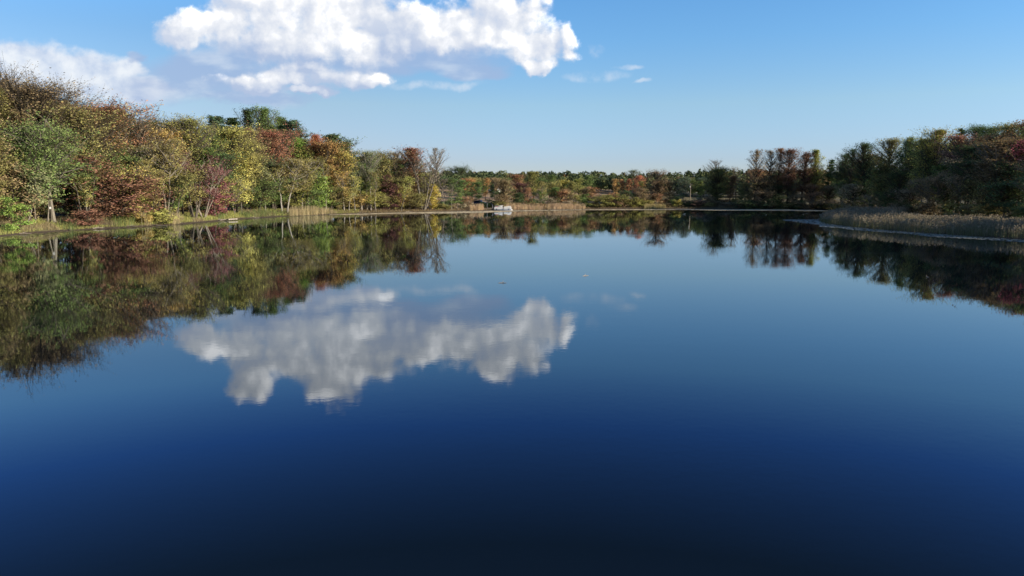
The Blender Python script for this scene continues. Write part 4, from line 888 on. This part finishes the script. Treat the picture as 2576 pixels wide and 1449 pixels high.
def car(name, x, y, rz, paint, label, kind='suv', hood=None):
    r = empty(name, (x, y, gh(x, y)-.02), rz); tag(r, label, 'van' if kind == 'van' else 'car')
    if kind == 'van': body = [(-2.7,.45),(-2.72,1.2),(-2.55,2.25),(-2.2,2.42),(1.2,2.42),(1.95,1.45),(2.7,1.2),(2.8,.6),(2.75,.38),(-2.6,.38)]; wx = (-1.75, 1.75); win = [(-2.35,1.45),(-2.3,2.1),(1.05,2.1),(1.55,1.45)]; ws = (1.24, 2.3, 1.86, 1.52)
    elif kind == 'pickup': body = [(-2.8,.55),(-2.8,1.08),(-.7,1.1),(-.45,1.75),(-.1,1.82),(.75,1.82),(1.35,1.18),(2.6,1.02),(2.75,.6),(2.7,.42),(-2.7,.45)]; wx = (-1.8, 1.8); win = [(-.52,1.16),(-.38,1.62),(.68,1.64),(1.12,1.18)]; ws = (.80, 1.74, 1.30, 1.24)
    else: body = [(-2.3,.5),(-2.35,1.05),(-2.15,1.62),(-1.9,1.74),(.55,1.74),(1.2,1.12),(2.2,1.0),(2.4,.72),(2.38,.42),(-2.25,.42)]; wx = (-1.4, 1.45); win = [(-2.0,1.12),(-1.85,1.58),(.45,1.58),(.9,1.12)]; ws = (.62, 1.66, 1.14, 1.17)
    mb = MB(); mb.prism(body, -.92, .92); mb.build('body', paint, r, bevel=.05)
    for s in (-1, 1):
        n = len(win)
        for a, b in ((0, .32), (.35, .66), (.69, 1.0)):
            x0 = win[0][0]+(win[3][0]-win[0][0])*a; x1 = win[0][0]+(win[3][0]-win[0][0])*b; t0 = win[1][0]+(win[2][0]-win[1][0])*a; t1 = win[1][0]+(win[2][0]-win[1][0])*b
            mb = MB(); mb.prism([(x0, win[0][1]), (t0, win[1][1]), (t1, win[1][1]), (x1, win[0][1])], s*.90, s*.935); mb.build('side_window', M_GLASS, r)
        for w in wx:
            mb = MB(); mb.tube([(w, s*.74, .36), (w, s*.955, .36)], .36, 20); ty = mb.build('wheel', M_BLACK, r); mb = MB(); mb.tube([(w, s*.90, .36), (w, s*.975, .36)], .2, 12); mb.build('rim', M_RIM, ty)
        fx = body[7][0]-.06; mb = MB(); mb.box(fx-.12, fx+.04, s*.62-.18, s*.62+.18, .70, .86); mb.build('headlight', M_LAMP, r, bevel=.02)
        mb = MB(); mb.box(body[0][0]-.05, body[0][0]+.1, s*.78-.1, s*.78+.1, .9, 1.15); mb.build('tail_light', M_RED, r, bevel=.01)
    x0, z0, x1, z1 = ws; mb = MB(); mb.add([(x0, -.75, z0+.02), (x0, .75, z0+.02), (x1+.03, .82, z1+.03), (x1+.03, -.82, z1+.03), (x0-.02, -.75, z0-.05), (x0-.02, .75, z0-.05), (x1-.05, .82, z1-.06), (x1-.05, -.82, z1-.06)], [(0,1,2,3),(4,7,6,5),(0,4,5,1),(1,5,6,2),(2,6,7,3),(3,7,4,0)]); mb.build('windscreen', M_GLASS, r)
    if hood: mb = MB(); mb.prism([(1.22,1.135),(2.15,1.03),(2.38,.80),(2.44,.78),(2.25,1.06),(1.25,1.17)], -.86, .86); mb.build('hood', hood, r)
    return r
def at(px, Y): return ((px-CX)/F*Y, Y)
x, y = at(1207, 303); car('parked_car', x, y, math.radians(-14), M_NAVY, 'dark blue car with silver hood parked behind the reeds left of the dock', hood=M_SILV)
x, y = at(1250, 372); car('parked_van', x, y, math.radians(-50), M_WHITE, 'white van glimpsed on the brown field behind a tree', 'van')
x, y = at(1225, 376); car('parked_pickup', x, y, math.radians(-20), M_WHITE, 'white pickup partly hidden by green leaves left of the white van', 'pickup')['category'] = 'pickup'

# utility pole
x, y = at(1733, 352); z = gh(x, y); r = empty('utility_pole', (x, y, z)); tag(r, 'wooden utility pole with a white transformer can in front of dark woods', 'pole')
M_POLE = simple_mat('pole_wood', (.30, .25, .20), .85); h = z_at(461, y)-z
mb = MB(); mb.tube([(0, 0, 0), (0, 0, h)], [.16, .11], 10); mb.build('post', M_POLE, r)
mb = MB(); mb.box(-.9, .9, -.06, .06, h-.5, h-.36); mb.build('crossarm', M_POLE, r)
mb = MB(); mb.tube([(-.32, -.1, h-1.9), (-.32, -.1, h-1.0)], .22, 12); mb.build('transformer', M_ALU, r)
# little sign nailed to the thick pale trunk
sx, sy = at(133, shore_Y(132, 'left')+4.3)
mb = MB(); mb.box(-.16, .16, -.01, .01, -.2, .2); o = mb.build('notice', M_WHITE); o.location = (sx, sy, z_at(523, sy)); o.rotation_euler = (0, 0, .3); tag(o, 'small white notice nailed to the thick pale trunk at left', 'sign')

# drifting bits on the open water
for i, (px, py, lab) in enumerate([(1263, 712, 'small dark twig drifting left of centre on the open lake'), (1472, 694, 'small dark twig drifting farther out, right of centre'), (2333, 697, 'small twig drifting over the dark reflection at right'), (2030, 537, 'twig sticking out of the water left of the lily pads')]):
    x, y = wpt(px, py); mb = MB(); mb.tube([(-.35, 0, .0), (.05, .05, .05), (.4, -.05, .0)], [.012, .03, .012], 6); mb.tube([(.05, .05, .05), (.12, .1, .2)], [.02, .008], 5); o = mb.build('floating_twig', M_DEAD if i == 2 else M_POLE); o.location = (x, y, .0); o.rotation_euler = (0, 0, i*.7); tag(o, lab, 'twig', 'twigs drifting on the lake')


# driftwood and broken branches strewn along the muddy edge of the left bank
for i, (px, ln, ang) in enumerate([(60, 2.6, .3), (175, 1.8, -.5), (250, 2.2, .9), (330, 3.0, .1), (455, 2.0, -.3), (640, 3.2, .4), (690, 2.2, -.8), (810, 2.8, .2), (905, 3.0, -.2), (1030, 2.6, .5)]):
    Y = shore_Y(px, 'left')+1.0; x = (px-CX)/F*Y; z = gh(x, Y)
    mb = MB(); mb.tube([(-ln/2, 0, .02), (-ln*.1, .12, .14), (ln/2, -.1, .06)], [.09, .075, .03], 7); mb.tube([(-ln*.1, .12, .14), (ln*.15, .5, .42)], [.04, .015], 5)
    o = mb.build('broken_branch', M_DEAD if i % 3 else M_POLE); o.location = (x, Y, z); o.rotation_euler = (0, 0, ang)
    tag(o, ['broken branch on the mud at the far left, nearest the camera', 'short broken branch on the mud below the thick pale trunk', 'broken branch on the mud below the low red bush', 'long broken branch on the mud below the rust-red maple',
            'broken branch on the mud just left of the crimson tree', 'long broken branch on the mud below the bright yellow tree', 'broken branch on the mud left of the cattails', 'broken branch in front of the cattails',
            'broken branch on the mud just right of the cattails', 'broken branch at the water below the leafless leaning tree'][i], 'branch', 'driftwood along the left bank')
